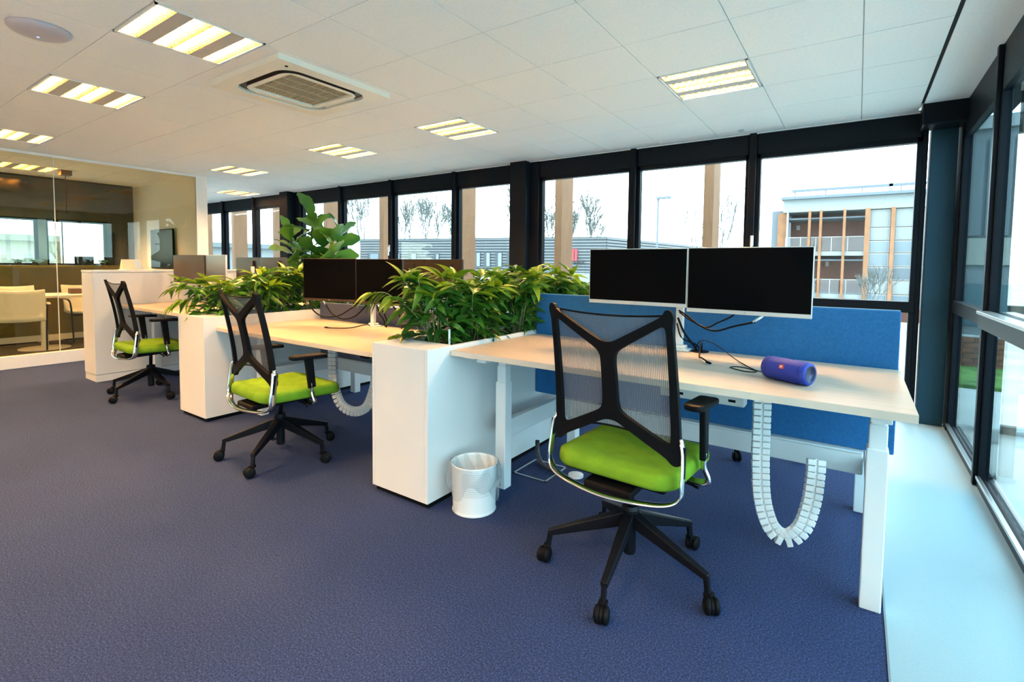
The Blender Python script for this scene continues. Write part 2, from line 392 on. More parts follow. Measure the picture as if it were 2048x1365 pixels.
# corner
MB().box(.39, .425, YB+.03, YB+.12, 0, ZC).build('corner_mullion', FRAME, wb, bevel=.004)
MB().box(.437, .60, YB-.02, YB+.14, 0, ZC).build('corner_column', mat('blue_grey_cladding', (.010,.045,.075), .5, spec=.2), wb, bevel=.004)
MB().box(.36, XR+.02, YB-.26, YB-.02, ZC-.16, ZC+.01).build('corner_header', FRAME, wb, bevel=.01)
MB().box(XR-.004, XR+.06, YB-.12, YB+.14, 0, ZC).build('corner_post', FRAME, wb, bevel=.004)
# handles on two mullions
for x, z in ((-.83, 1.50), (-5.80, 1.48)):
    hb = MB().box(x-.014, x+.014, YB-.034, YB-.020, z-.05, z+.05).build('window_handle', WPLAST, wins[0 if x > -1 else 4], bevel=.004)
    MB().box(x-.009, x+.009, YB-.055, YB-.034, z-.11, z+.02).build('lever', WPLAST, hb, bevel=.004)

# glazed side wall
def side_window(n, y0, y1, th=0.0):
    x0, x1 = XR+.005, XR+.050; t = .026
    m = MB(); m.box(x0, x1, y0, y0+t, 0, ZC).box(x0, x1, y1-t, y1, 0, ZC).box(x0-.005, x1+.03, y0, y1, 0, .05).box(x0, x1, y0, y1, 2.24, ZC)
    w = struct(m.build('window_%d' % n, FRAME, bevel=.003))
    MB().box(x0-.01-th, x1, y0+.01, y1-.01, .92, 1.015).build('transom', FRAME, w, bevel=.004)
    if th: MB().box(x0-.02-th, x0+.01, y0+.01, y1-.01, 1.0, 1.018).build('ledge_strip', STEEL, w, bevel=.002)
    MB().box(x0-.012, x0+.008, y0+.02, y1-.02, .048, .066).build('sill_rail', STEEL, w, bevel=.002)
    MB().box(XR+.034, XR+.040, y0+t, y1-t, 1.015, 2.24).build('pane', GLASSR, w)
    MB().box(XR+.034, XR+.040, y0+t, y1-t, .066, .92).build('pane', GLASSR, w)
    return w
side_window(12, 3.915, 5.06)
yy = [3.87, 2.68, 1.48, .28, -.92, -2.12, -3.3]
for k in range(len(yy)-1):
    side_window(13+k, yy[k+1]+.05, yy[k], .03)
for y in (3.97, 2.705, 1.50, .30, -.90, -2.1):
    if y == 3.97: MB().box(XR-.016, XR+.045, 3.87, 3.915, 0, ZC).build('post', FRAME, wr, bevel=.004)
    else: MB().box(XR+.0, XR+.10, y-.02, y+.03, 0, ZC).build('mullion', FRAME, wr, bevel=.004)
MB().box(XR+.01, XR+.03, 2, 5.0, ZC-.15, ZC-.0).build('header_panel', HEAD, wr)

# ================================================================== CEILING THINGS
def light_fixture(x0, y0, label):
    t = thing('ceiling_light', label, 'ceiling light', (x0+PX/2, y0+PY/2, ZC), 0, 'recessed louvred ceiling lights')
    g = .008; x1, y1 = x0+PX, y0+PY
    m = MB(); m.box(x0+g, x1-g, y0+g, y0+.02, ZC-.003, ZC+.05).box(x0+g, x1-g, y1-.02, y1-g, ZC-.003, ZC+.05).box(x0+g, x0+.02, y0+g, y1-g, ZC-.003, ZC+.05).box(x1-.02, x1-g, y0+g, y1-g, ZC-.003, ZC+.05)
    m.build('frame', WMETAL, t)
    w = PY-.04; s = .092; gap = (w-4*s-.004)/2
    ys_ = [y0+.02, y0+.02+s+gap, y0+.02+2*s+gap+.004, y0+.02+3*s+2*gap+.004]
    for k, ya in enumerate(ys_):
        MB().tube([(x0+.03, ya+s/2, ZC+.034), (x1-.03, ya+s/2, ZC+.034)], .0085, 8).build('lamp_tube', LAMPM, t, smooth=True)
        mm = MB(); n_ = 8; vs = []
        for q in range(n_+1):
            a_ = PI*q/n_; vs += [(x0+.02, ya+s/2-(s/2)*math.cos(a_), ZC+.046*math.sin(a_)**.8), (x1-.02, ya+s/2-(s/2)*math.cos(a_), ZC+.046*math.sin(a_)**.8)]
        mm.add(vs, [(2*q, 2*q+1, 2*q+3, 2*q+2) for q in range(n_)])
        mm.build('reflector', LOUV, t); mm = MB()
        for q in range(13):
            xx = x0+.026+(PX-.052)*q/12
            mm.add([(xx-.002, ya+.001, ZC), (xx-.002, ya+s-.001, ZC), (xx+.002, ya+s-.001, ZC), (xx+.002, ya+.001, ZC), (xx, ya+.010, ZC+.031), (xx, ya+s-.010, ZC+.031)], [(0,1,2,3),(0,4,5,1),(3,2,5,4)])
        mm.build('louvre', FIN, t)
    for ya in (ys_[0]+s, ys_[2]+s):
        MB().box(x0+.02, x1-.02, ya, ya+gap, ZC, ZC+.006).build('panel', LAMPP, t)
    MB().box(x0+.01, x1-.01, y0+.01, y1-.01, ZC+.046, ZC+.05).build('housing', WMETAL, t)
    return t
LBL = {(5,0):'square louvred ceiling light nearest the camera, beside the air conditioner', (1,4):'louvred ceiling light nearest the glazed side wall on the right',
 (5,4):'louvred ceiling light above the near planter, beyond the air conditioner', (8,4):'louvred ceiling light above the tall fig plant',
 (8,0):'louvred ceiling light left of the air conditioner, below the round ceiling dome', (12,0):'louvred ceiling light just outside the meeting room glass at the left edge',
 (12,4):'small looking distant louvred ceiling light right of the meeting room corner', (16,1):'louvred ceiling light seen through glass inside the meeting room', (16,6):'farthest dim ceiling light beyond the white wall end'}
for (i, j) in lamp_cells:
    light_fixture(X0-PX*(i+1), Y0+PY*j, LBL.get((i, j), 'louvred ceiling light behind the camera, ' + {1:'nearest the glazed side wall',5:'second from the glazed side',8:'middle one of five',12:'by the meeting room glass',16:'inside the meeting room'}[i]))

# air conditioner cassette
def rrect(hx, hy, r, n=6, cx_=0, cy_=0):
    out = []
    for (sx, sy, a0) in ((1,1,0),(-1,1,90),(-1,-1,180),(1,-1,270)):
        for k in range(n+1):
            a = R(a0+90*k/n); out.append((cx_+sx*(hx-r)+r*math.cos(a), cy_+sy*(hy-r)+r*math.sin(a)))
    return out
ac = thing('air_conditioner', 'large square cream ceiling cassette air conditioner with centre grille', 'air conditioner', (-3.325, 2.155, ZC))
def ring(mb, A, B, z0, z1):
    n = len(A); vs = [(x,y,z0) for x,y in A]+[(x,y,z0) for x,y in B]+[(x,y,z1) for x,y in A]+[(x,y,z1) for x,y in B]
    fs = []
    for i in range(n):
        j = (i+1) % n
        fs += [(i,n+i,n+j,j),(2*n+i,2*n+j,3*n+j,3*n+i),(i,j,2*n+j,2*n+i),(n+i,3*n+i,3*n+j,n+j)]
    return mb.add(vs, fs)
ACM = mat('cream_plastic', (.80, .76, .66), .45)
ax_, ay_ = -3.325, 2.155
ring(MB(), rrect(.435,.435,.012,6,ax_,ay_), rrect(.335,.335,.13,6,ax_,ay_), ZC-.034, ZC+.012).build('outer_panel', ACM, ac, bevel=.003)
ring(MB(), rrect(.336,.336,.13,6,ax_,ay_), rrect(.285,.285,.10,6,ax_,ay_), ZC-.012, ZC+.012).build('air_slot', mat('slot_dark', (.03,.018,.012), .4), ac)
ring(MB(), rrect(.288,.288,.105,6,ax_,ay_), rrect(.245,.245,.01,6,ax_,ay_), ZC-.032, ZC+.012).build('inner_panel', ACM, ac, bevel=.003)
ring(MB(), rrect(.2895,.2895,.106,6,ax_,ay_), rrect(.2865,.2865,.104,6,ax_,ay_), ZC-.0305, ZC+.01).build('slot_wall', MATS['slot_dark'], ac)
for k in range(4):
    a = k*PI/2; cxk, cyk = math.cos(a), math.sin(a)
    m = MB().obox((ax_+cxk*.308, ay_+cyk*.308, ZC-.024), (-cyk,cxk,0), (cxk,cyk,.2), (0,0,1), .17, .013 if k in (1,2) else .006, .003)
    if k in (1, 2): m.build('vane', ACM, ac, bevel=.002)
ring(MB(), [(-2.8425,2.7525),(-3.9635,2.7525),(-3.9635,1.6275),(-2.8425,1.6275)], [(ax_+.43,ay_+.43),(ax_-.43,ay_+.43),(ax_-.43,ay_-.43),(ax_+.43,ay_-.43)], ZC, ZC+.012).build('ceiling_tile', TILE, c, rel=False)
g = MB().box(ax_-.245, ax_+.245, ay_-.245, ay_+.245, ZC-.012, ZC+.01).build('grille', mat('grille_grey', (.30,.27,.19), .6), ac)
m = MB()
for k in range(24):
    yy_ = ay_-.24+.48*k/23; m.box(ax_-.24, ax_+.24, yy_-.002, yy_+.002, ZC-.018, ZC-.012)
for k in (-1,0,1): m.box(ax_+k*.12-.004, ax_+k*.12+.004, ay_-.24, ay_+.24, ZC-.020, ZC-.012)
m.build('grille_slats', mat('grille_slat', (.42,.38,.28), .5), g)
MB().lathe([(0,-.037),(.010,-.037),(.010,-.03)], (ax_+.36, ay_-.34, ZC), 12).build('sensor', BLACK, ac)

d = thing('ceiling_dome', 'round white dome unit fixed to the ceiling at the upper left', 'wireless access point', (-3.70, .835, ZC))
MB().lathe([(.135,0),(.133,-.012),(.118,-.026),(.09,-.036),(.05,-.041),(0,-.043)], (-3.70,.835,ZC), 40).build('cover', mat('dome_grey', (.42,.39,.45), .35), d, smooth=True)
MB().lathe([(.0,-.046),(.006,-.045),(.006,-.04)], (-3.71,.83,ZC), 10).build('status_light', mat('blue_led', (.2,.3,.9), .4, emit=((.3,.4,1), 1.5)), d)
s = MB().box(-.95, -.90, 4.98, 5.03, ZC-.012, ZC).build('ceiling_sensor', mat('sensor_grey', (.5,.55,.52), .5), bevel=.003)
tag(s, 'small square sensor on the ceiling by the window wall', 'sensor')

# ================================================================== PLANTERS AND CABINET
def planter(x0, x1, y0, y1, label):
    t = thing('planter_box', label, 'planter', ((x0+x1)/2, (y0+y1)/2, 0))
    H = .82; T = .022; zb = .03
    MB().box(x0+.012, x1-.012, y0+.02, y1-.02, 0, zb).build('plinth', BLACK, t)
    MB().box(x0+T+.001, x1-T-.001, y0, y0+T, zb, H-.001).build('front_panel', WHITE, t, bevel=.0015)
    MB().box(x0, x0+T, y0, y1, zb, H).build('side_panel', WHITE, t, bevel=.0015)
    MB().box(x1-T, x1, y0, y1, zb, H).build('side_panel', WHITE, t, bevel=.0015)
    MB().box(x0+T, x1-T, y1-T, y1, zb, H).build('back_panel', WHITE, t, bevel=.0015)
    MB().box(x0+T, x1-T, y0+T, y0+.205, H-.022, H).build('top_shelf', WHITE, t, bevel=.0015)
    MB().box(x0+T, x0+T+.008, y0+.205, y1-T, H-.12, H-.004).box(x1-T-.008, x1-T, y0+.205, y1-T, H-.12, H-.004).box(x0+T, x1-T, y0+.20, y0+.209, H-.12, H-.004).build('liner', mat('zinc_liner', (.5,.53,.55), .4), t)
    m = MB(); nx, ny = 10, 40; vs = []
    for j in range(ny+1):
        for i in range(nx+1):
            vs.append((x0+T+.008+(x1-x0-2*T-.016)*i/nx, y0+.209+(y1-y0-.24)*j/ny, H-.045+random.uniform(-.012,.012)))
    m.add(vs, [(j*(nx+1)+i, j*(nx+1)+i+1, (j+1)*(nx+1)+i+1, (j+1)*(nx+1)+i) for j in range(ny) for i in range(nx)])
    o = m.build('soil', SOIL, t); tag(o, kind='stuff')
    # water level gauge near the front
    MB().tube([(x1-.075, y0+.245, H-.06), (x1-.075, y0+.245, H+.075)], .006, 8).build('water_gauge', WPLAST, t)
    return t
PL1 = (-2.165, -1.748, 1.803, 3.95); PL2 = (-4.555, -4.12, 1.81, 3.95)
planter(*PL1, 'nearest white planter box standing beside the waste bin')
planter(*PL2, 'white planter box behind the middle green seated chair')

cb = thing('storage_cabinet', 'tall white cabinet at the left end of the desk row', 'cabinet', (-6.55, 2.8, 0))
x0, x1, y0, y1 = -6.715, -6.385, 1.77, 3.95
MB().box(x0+.004, x1-.004, y0+.004, y1, 0, .07).build('plinth', WHITE, cb)
MB().box(x0, x1, y0, y1, .074, 1.125).build('body', WHITE, cb, bevel=.003)
MB().box(x0-.003, x1+.003, y0-.003, y1, 1.128, 1.15).build('top_panel', WHITE, cb, bevel=.002)
for a, b in ((y0+.01, y0+.72), (y0+.73, y0+1.44), (y0+1.45, y1-.01)):
    dd = MB().box(x0-.014, x0, a, b, .08, 1.12).build('door', WHITE, cb, bevel=.002)
    MB().box(x0-.022, x0-.014, a+.03, a+.045, .8, .95).build('handle', STEEL, dd)
cd = thing('tent_card', 'small cream and pale blue card box on the white cabinet top', 'card', (-6.66, 2.19, 1.15))
MB().box(-6.72, -6.60, 2.09, 2.30, 1.15, 1.156).build('base', WPLAST, cd)
MB().add([(-6.60,2.10,1.156),(-6.60,2.29,1.156),(-6.655,2.29,1.265),(-6.655,2.10,1.265),(-6.71,2.29,1.156),(-6.71,2.10,1.156)], [(0,1,2,3),(3,2,4,5),(0,3,5),(1,4,2)]).build('card', mat('card_cream', (.78,.66,.45), .6), cd)
MB().add([(-6.598,2.21,1.165),(-6.598,2.28,1.165),(-6.651,2.28,1.258),(-6.651,2.21,1.258)], [(0,1,2,3)]).build('print', mat('card_blue', (.45,.55,.62), .5), cd)

# ================================================================== DESKS
def desk(x0, x1, y0, y1, z, label, legs, near=True, wide=True):
    t = thing('desk', label, 'desk', ((x0+x1)/2, (y0+y1)/2, 0))
    top = MB().box(x0, x1, y0, y1, z-.028, z).build('tabletop', OAK, t, bevel=.0015)
    e = .0012
    MB().box(x0-e, x1+e, y0-e, y0+.0002, z-.0275, z-.0008).box(x1-.0002, x1+e, y0, y1, z-.0275, z-.0008).box(x0-e, x0+.0002, y0, y1, z-.0275, z-.0008).build('edge_band', OAKE, top)
    for (lx, ly) in legs:
        m = MB().box(lx-.033, lx+.033, ly-.033, ly+.033, 0, z-.20)
        l = m.build('leg', WMETAL, t, bevel=.004)
        MB().box(lx-.028, lx+.028, ly-.028, ly+.028, z-.21, z-.11).build('middle_tube', WMETAL, l, bevel=.004)
        MB().box(lx-.023, lx+.023, ly-.023, ly+.023, z-.12, z-.06).build('inner_tube', WMETAL, l, bevel=.003)
        MB().box(lx-.03, lx+.03, y0+.08, y1-.06, z-.064, z-.029).build('top_bracket', WMETAL, l, bevel=.003)
    lx0, lx1 = legs[0][0], legs[-1][0]
    MB().box(min(lx0,lx1), max(lx0,lx1), (y0+y1)/2-.03, (y0+y1)/2+.03, z-.10, z-.05).build('cross_rail', WMETAL, t, bevel=.003)
    return t
D1 = desk(-1.735, .172, 1.965, 2.80, .80, 'nearest maple topped desk carrying the blue speaker', [(-1.60, 2.255), (.085, 2.235)])
MB().box(.045, .15, 2.12, 2.20, .735, .771).build('motor_box', BLACK, D1, bevel=.006)
MB().box(.065, .083, 2.118, 2.1205, .745, .760).build('rating_label', WPLAST, D1)
MB().box(-1.70, -1.62, 2.02, 2.10, .755, .771).build('corner_plate', STEEL, D1)
D2 = desk(-4.115, -2.17, 1.90, 2.80, .737, 'middle maple topped desk between the two planter boxes', [(-3.98, 2.19), (-2.33, 2.19)])
MB().box(-3.2, -2.2, 2.05, 2.12, .665, .708).build('cable_tray', BLACK, D2, bevel=.004)
MB().box(-2.40, -2.34, 1.91, 1.96, .690, .708).build('height_switch', BLACK, D2, bevel=.004)
D3 = desk(-6.375, -4.56, 1.96, 2.80, .79, 'farthest maple desk joined to the tall white cabinet', [(-6.2, 2.25), (-4.72, 2.25)])
D4 = desk(-1.735, .172, 2.87, 3.70, .80, 'desk on the window side behind the nearest blue screen', [(-1.60, 3.10), (.062, 3.11)])
D5 = desk(-4.115, -2.17, 2.87, 3.70, .737, 'window side desk behind the middle divider screen', [(-3.98, 3.11), (-2.33, 3.11)])
D6 = desk(-6.375, -4.56, 2.87, 3.70, .79, 'window side desk at the far end near the cabinet', [(-6.2, 3.11), (-4.72, 3.11)])
# shared under-frame beams of each bench
for (xa, xb, lx0, lx1, lab) in ((-1.60, .085, -1.60, .085, 'white steel beam frame under the nearest pair of desks'), (-3.98, -2.33, -3.98, -2.33, 'white steel beam frame under the middle pair of desks'), (-6.2, -4.72, -6.2, -4.72, 'white steel beam frame under the farthest pair of desks')):
    t = thing('bench_frame', lab, 'desk frame', ((xa+xb)/2, 2.83, 0))
    MB().box(xa+.03, xb-.03, 2.80, 2.86, .29, .39).build('long_beam', WMETAL, t, bevel=.005)
    MB().box(xa+.03, xb-.03, 2.79, 2.87, .393, .402).build('cable_channel', WMETAL, t, bevel=.002)
    for x in (lx0, lx1):
        MB().box(x-.022, x+.022, 2.289, 3.066, .28, .38).build('side_beam', WMETAL, t, bevel=.005)

def divider(x0, x1, z0, z1, m, label):
    t = thing('desk_divider', label, 'divider screen', ((x0+x1)/2, 2.835, z0))
    MB().box(x0, x1, 2.82, 2.85, z0, z1).build('panel', m, t, bevel=.006)
    MB().box(x0+.003, x1-.003, 2.833, 2.837, z0-.002, z1+.003).build('seam', mat('pale_seam', (.35,.5,.62), .6), t)
    for x in (x0+.35, x1-.35):
        MB().box(x-.025, x+.025, 2.803, 2.868, z0+.28, z0+.36).build('clamp', WMETAL, t, bevel=.003)
divider(-1.745, .168, .405, 1.062, BLUEF, 'blue felt divider screen behind the nearest desk')
divider(-4.115, -2.17, .36, .885, BLUEF_LIT, 'blue felt divider screen coloured grey as top lit, behind the middle desk')
divider(-6.375, -4.56, .41, .97, BLUEF_LIT, 'divider screen behind the farthest desk')

# power box under the nearest desk
pb = thing('power_socket_box', 'white socket box mounted under the nearest desktop', 'power strip', (-.52, 2.52, .67))
MB().box(-.80, -.405, 2.49, 2.56, .60, .695).box(-.78, -.43, 2.52, 2.55, .695, .772).build('housing', WPLAST, pb, bevel=.008)
for x in (-.70, -.58, -.46):
    for z in (.625, .662):
        MB().box(x-.016, x+.016, 2.4885, 2.492, z-.006, z+.006).build('socket', BLACK, pb)

# cable spine
def spine(path, label, n, w=.036, group=None, horiz=(0,1,0)):
    pts = bez(path, 20); L = [0]
    for a, b in zip(pts, pts[1:]): L.append(L[-1]+(b-a).length)
    def at(d):
        for i in range(len(L)-1):
            if L[i+1] >= d: t = (d-L[i])/(L[i+1]-L[i]); return pts[i].lerp(pts[i+1], t), (pts[i+1]-pts[i]).normalized()
        return pts[-1], (pts[-1]-pts[-2]).normalized()
    t = thing('cable_spine', label, 'cable guide', tuple(path[0]), group=group)
    st = L[-1]/n
    hv = Vector(horiz)
    me = MB()
    for s_ in (-1, 1): me.box(s_*.0035, s_*.036, -.016, .016, -st*.43, st*.43)
    me.box(-.008, .008, -.009, .009, -st*.5, st*.5)
    mesh_ = me.mesh('vertebra', WPLAST)
    for k in range(n):
        p, d_ = at(st*(k+.5)); s_ = hv.cross(d_).normalized(); n_ = d_.cross(s_)
        # s_ is the sideways axis, n_ the thickness axis
        o = link_mesh('vertebra', mesh_, t)
        Mx = Matrix((s_, n_, d_)).transposed().to_4x4(); Mx.translation = p - t.location
        o.matrix_local = Mx
        b = o.modifiers.new('bevel', 'BEVEL'); b.width = .003; b.segments = 2; b.limit_method = 'ANGLE'
    m = MB(); m.tube(pts[4:-2], .0035, 6); m.build('cable', BLACK, t)
    return t
spine([(-.327,2.45,.765),(-.327,2.45,.55),(-.325,2.452,.36),(-.312,2.46,.20),(-.272,2.47,.085),(-.213,2.485,.05),(-.158,2.50,.105),(-.128,2.52,.22),(-.118,2.54,.34),(-.118,2.55,.41)], 'white vertebrae cable guide looping beneath the nearest desk', 40, horiz=(.35,-1,0))
spine([(-3.41,2.45,.70),(-3.41,2.45,.45),(-3.40,2.455,.27),(-3.34,2.47,.13),(-3.22,2.50,.085),(-3.09,2.52,.14),(-3.03,2.54,.28),(-3.02,2.55,.38)], 'white vertebrae cable guide under the middle desk', 34, horiz=(.35,-1,0))

# ================================================================== MONITORS
def monitor(x, y, zb, w, h, rz, bez_m, label, glare=SCREEN, tilt=0, group='flat desk monitors'):
    t = thing('monitor', label, 'monitor', (x, y, zb), rz, group)
    bb = .020
    MB().box(-w/2, w/2, 0, .018, 0, h).box(-w*.3, w*.3, .018, .040, h*.12, h*.88).build('housing', bez_m, t, bevel=.002, rel=False)
    MB().box(-w/2+.004, w/2-.004, -.0012, .0005, bb, h-.004).build('screen', glare, t, rel=False)
    MB().lathe([(0,-.0015),(.004,-.0015),(.004,0)], (0,0,bb/2), 12, axis='Y').build('badge', STEEL, t, rel=False)
    return t
SILV = mat('silver_bezel', (.62, .60, .57), .35, metal=.3)
BRZ = mat('dark_bezel', (.03, .018, .010), .35)
monitor(-.990, 2.615, 1.040, .551, .305, R(-1.2), SILV, 'left one of the twin black screens on the nearest desk')
monitor(-.436, 2.600, 1.022, .551, .325, R(-1.2), SILV, 'right one of the twin black screens above the blue speaker')
monitor(-3.585, 2.545, .935, .548, .352, R(12.7), BRZ, 'left of the two dark brown framed screens on the middle desk')
monitor(-3.045, 2.60, .932, .53, .352, 0, BRZ, 'right dark brown framed screen on the middle desk, partly behind leaves')
GLS = mat('screen_wall_reflection', (.060, .048, .034), .30, spec=.6)  # warm wall reflection painted into the base colour of the switched-off screens
monitor(-6.00, 2.50, 1.02, .56, .30, R(8), BRZ, 'grey brown reflecting screen on the farthest desk, left of its pair', GLS)
monitor(-5.47, 2.53, 1.02, .50, .30, R(-4), SILV, 'grey brown reflecting screen on the farthest desk, next to the planter leaves', GLS)
monitor(-3.36, 3.14, .965, .60, .325, PI, BRZ, 'back of a screen on the window side of the middle desks, left one')
monitor(-2.90, 3.15, .965, .50, .325, PI, BRZ, 'back of a screen behind the near planter leaves')
monitor(-5.93, 3.12, .98, .52, .325, PI, BRZ, 'back of a dark screen beyond the far planter leaves, left one')
monitor(-5.40, 3.12, .98, .53, .325, PI, BRZ, 'back of a dark screen beyond the far planter leaves, right one')
def arm(x, y, z, ztop, bw, label, back=.0, yf=None):
    t = thing('monitor_stand', label, 'monitor arm', (x, y, z))
    MB().box(x-.055, x+.055, y-.03, y+.045, z, z+.012).box(x-.035, x+.035, y-.022, y+.03, z+.012, z+.03).build('clamp_base', WPLAST, t, bevel=.004)
    MB().box(x-.02, x+.02, y-.014, y+.014, z+.03, ztop).build('pole', WPLAST, t, bevel=.006)
    MB().box(x-bw/2, x+bw/2, yf or y-.018+back, y+.012+back, ztop-.17, ztop-.13).build('crossbar', WPLAST, t, bevel=.004)
arm(-.775, 2.72, .80, 1.30, .6, 'white twin monitor arm on the nearest desk', -.02)
arm(-3.225, 2.70, .737, 1.20, .5, 'white monitor arm on the middle desk')
arm(-5.72, 2.70, .79, 1.25, .5, 'monitor arm on the farthest desk', yf=2.56)
arm(-3.1, 3.02, .737, 1.2, .5, 'monitor arm on the window side middle desk')
arm(-5.66, 3.02, .79, 1.2, .5, 'monitor arm on the window side farthest desk')

def cable(pts, r, label, m=BLACK, plug=None, name='cable'):
    t = thing(name, label, 'cable', tuple(pts[0]))
    MB().tube(bez(pts, 10), r, 6).build('cord', m, t, smooth=True)
    if plug:
        p, q, pm = plug; MB().tube([p, Vector(p).lerp(Vector(q), .7), q], [.006,.006,.0035], 8).build('plug', pm, t, smooth=True)
    return t
# near desk cables
cable([(-.765,2.66,1.02),(-.72,2.64,1.00),(-.65,2.62,.955),(-.57,2.60,.935),(-.48,2.60,.965),(-.39,2.60,.992)], .005, 'black cable sagging below the right near screen', plug=((-.40,2.60,.99),(-.355,2.61,1.025),WPLAST))
cable([(-.765,2.67,1.01),(-.70,2.66,.97),(-.62,2.64,.945),(-.56,2.62,.975),(-.50,2.63,1.01),(-.48,2.63,1.04)], .004, 'thin black cable looping up to the right near screen')
cable([(-.775,2.68,.98),(-.745,2.70,.90),(-.70,2.73,.83),(-.685,2.745,.795)], .006, 'thick black cable running down the arm into the desk hole')
cable([(-.78,2.68,.95),(-.76,2.71,.87),(-.70,2.74,.84),(-.655,2.74,.80)], .004, 'second black cable entering the desk hole')
cable([(-.665,2.745,.80),(-.655,2.70,.86),(-.64,2.60,.80),(-.60,2.48,.815),(-.55,2.40,.81)], .004, 'stiff black lead curling out of the desk hole', plug=((-.56,2.405,.811),(-.535,2.39,.809),BLACK))
cable([(-.70,2.74,.80),(-.66,2.70,.865),(-.58,2.66,.86),(-.47,2.58,.81),(-.39,2.45,.803),(-.34,2.36,.803),(-.38,2.33,.803),(-.45,2.38,.803),(-.42,2.42,.803),(-.33,2.37,.803),(-.29,2.34,.803)], .0022, 'thin black wire looping over the desk towards the speaker')
gr = MB().lathe([(0,0),(.045,0),(.048,.003),(.040,.005),(0,.004)], (-.675,2.745,.80), 24).build('grommet', BLACK); tag(gr, 'round black cable grommet in the nearest desktop', 'grommet')
# middle desk cables
cable([(-3.83,2.52,.955),(-3.80,2.53,.86),(-3.70,2.56,.80),(-3.55,2.6,.81),(-3.42,2.64,.88),(-3.36,2.66,.93)], .006, 'black cable hanging below the left middle screen', plug=((-3.83,2.50,.96),(-3.83,2.515,.93),WPLAST))
cable([(-3.66,2.56,.91),(-3.60,2.58,.83),(-3.48,2.6,.79),(-3.36,2.63,.82),(-3.26,2.66,.91)], .006, 'black cable sagging beside the white middle arm', plug=((-3.68,2.55,.94),(-3.655,2.56,.90),WPLAST))
cable([(-3.22,2.66,.75),(-3.22,2.62,.76),(-3.25,2.5,.745),(-3.32,2.42,.745),(-3.40,2.40,.743)], .005, 'short dark lead lying in front of the middle arm', mat('brown_lead',(.05,.03,.012),.5), plug=((-3.40,2.40,.745),(-3.44,2.395,.745),BLACK))
cable([(-3.16,2.68,.92),(-3.14,2.69,.85),(-3.10,2.70,.80),(-3.09,2.71,.745)], .006, 'black cable right of the middle arm')
cable([(-3.10,2.66,.92),(-3.05,2.67,.84),(-3.04,2.68,.79),(-3.07,2.70,.745)], .006, 'second black cable right of the middle arm')
cable([(-2.93,2.64,.93),(-2.88,2.66,.86),(-2.88,2.69,.79),(-2.92,2.72,.745)], .006, 'black cable hanging nearest the planter leaves')

# blue speaker
ctr = Vector((-.212, 2.235, .80+.046)); dirv = Vector((.163,-.084,0)).normalized()
sp = thing('portable_speaker', 'blue cylindrical speaker lying on the nearest desk', 'speaker', ctr, math.atan2(dirv.y, dirv.x))
MB().lathe([(.030,-.088),(.036,-.092),(.043,-.086),(.0452,-.070),(.0455,0),(.0452,.070),(.043,.086),(.036,.092),(.030,.088)], (0,0,0), 40, axis='X').build('body', SPK, sp, smooth=True, rel=False)
for s_ in (-1, 1):
    e = MB().lathe([(0,.082*s_),(.022,.084*s_),(.0285,.086*s_)], (0,0,0), 32, axis='X').build('bass_cone', mat('cone_grey',(.38,.48,.62),.3,metal=.4), sp, smooth=True, rel=False)
    MB().lathe([(.0285,.086*s_),(.031,.091*s_),(.0325,.0915*s_),(.034,.090*s_)], (0,0,0), 32, axis='X').build('end_ring', mat('ring_dark',(.02,.03,.10),.4), sp, smooth=True, rel=False)
    MB().lathe([(.0456,.066*s_),(.0459,.067*s_),(.0456,.068*s_)], (0,0,0), 32, axis='X').build('groove', mat('groove_blue',(.005,.012,.10),.5), sp, rel=False)
RED = mat('badge_red', (.75, .06, .03), .5)
lm = MB().prism(rrect(.0095,.0085,.002), 0, .0015)
lm.v = [(x, -.0445-z, y) for x, y, z in lm.v]
# tilt the badge a little upwards around the body
bd = lm.build('badge', RED, sp, rel=False); bd.rotation_euler = (R(-24), 0, 0)
tm = text_mesh('JBL', .009, mat('badge_white', (.9,.9,.88), .5), .0003, .0002)
o = link_mesh('badge_lettering', tm, bd, (0, -.0463, 0), (R(90), 0, 0))
MB().box(-.05,.05,-.012,.012,-.0460,-.042).build('foot', mat('rubber_blue',(.01,.02,.12),.8), sp, rel=False)

# waste bin
bx_, by_ = -1.575, 1.965
bn = thing('waste_bin', 'white round waste bin with clear liner beside the nearest planter', 'bin', (bx_, by_, 0))
prof = [(0,.004),(.106,.004),(.110,.0),(.113,.004),(.110,.010),(.1095,.02),(.1145,.235),(.1185,.240),(.1185,.247),(.113,.247),(.1115,.235),(.106,.012),(0,.012)]
MB().lathe(prof, (bx_,by_,0), 48).build('body', WMETAL, bn, smooth=True)
m = MB()
for r_ in range(13):
    for k in range(26):
        a = R(-82) + (k+.5*(r_ % 2))*.058; zz = .105+r_*.0095
        rr = .1095+(.005*(zz-.02)/.215)+.0006
        cxh, cyh = bx_+rr*math.cos(a), by_+rr*math.sin(a); tx, ty = -math.sin(a), math.cos(a)
        vs = [(cxh+tx*.0017*math.cos(q*PI/3), cyh+ty*.0017*math.cos(q*PI/3), zz+.0017*math.sin(q*PI/3)) for q in range(6)]
        m.add(vs, [(0,1,2,3,4,5)])
tag(m.build('perforations', mat('hole_grey',(.25,.25,.25),.8), bn), kind='stuff')
m = MB(); n = 60; rows = 9; vs = []
for i in range(rows):
    for k in range(n):
        a = 2*PI*k/n; t_ = i/(rows-1)
        zz = .252 - .135*t_ - (.035*math.sin(a*3+1)+.02*math.sin(a*7))*t_*t_
        rr = .121 + .010*math.sin(t_*PI) + (.004+.007*t_)*math.sin(a*9+i*.7) + .012*max(0,math.cos(a-R(200)))*math.sin(t_*PI)
        vs.append((bx_+rr*math.cos(a), by_+rr*math.sin(a), zz))
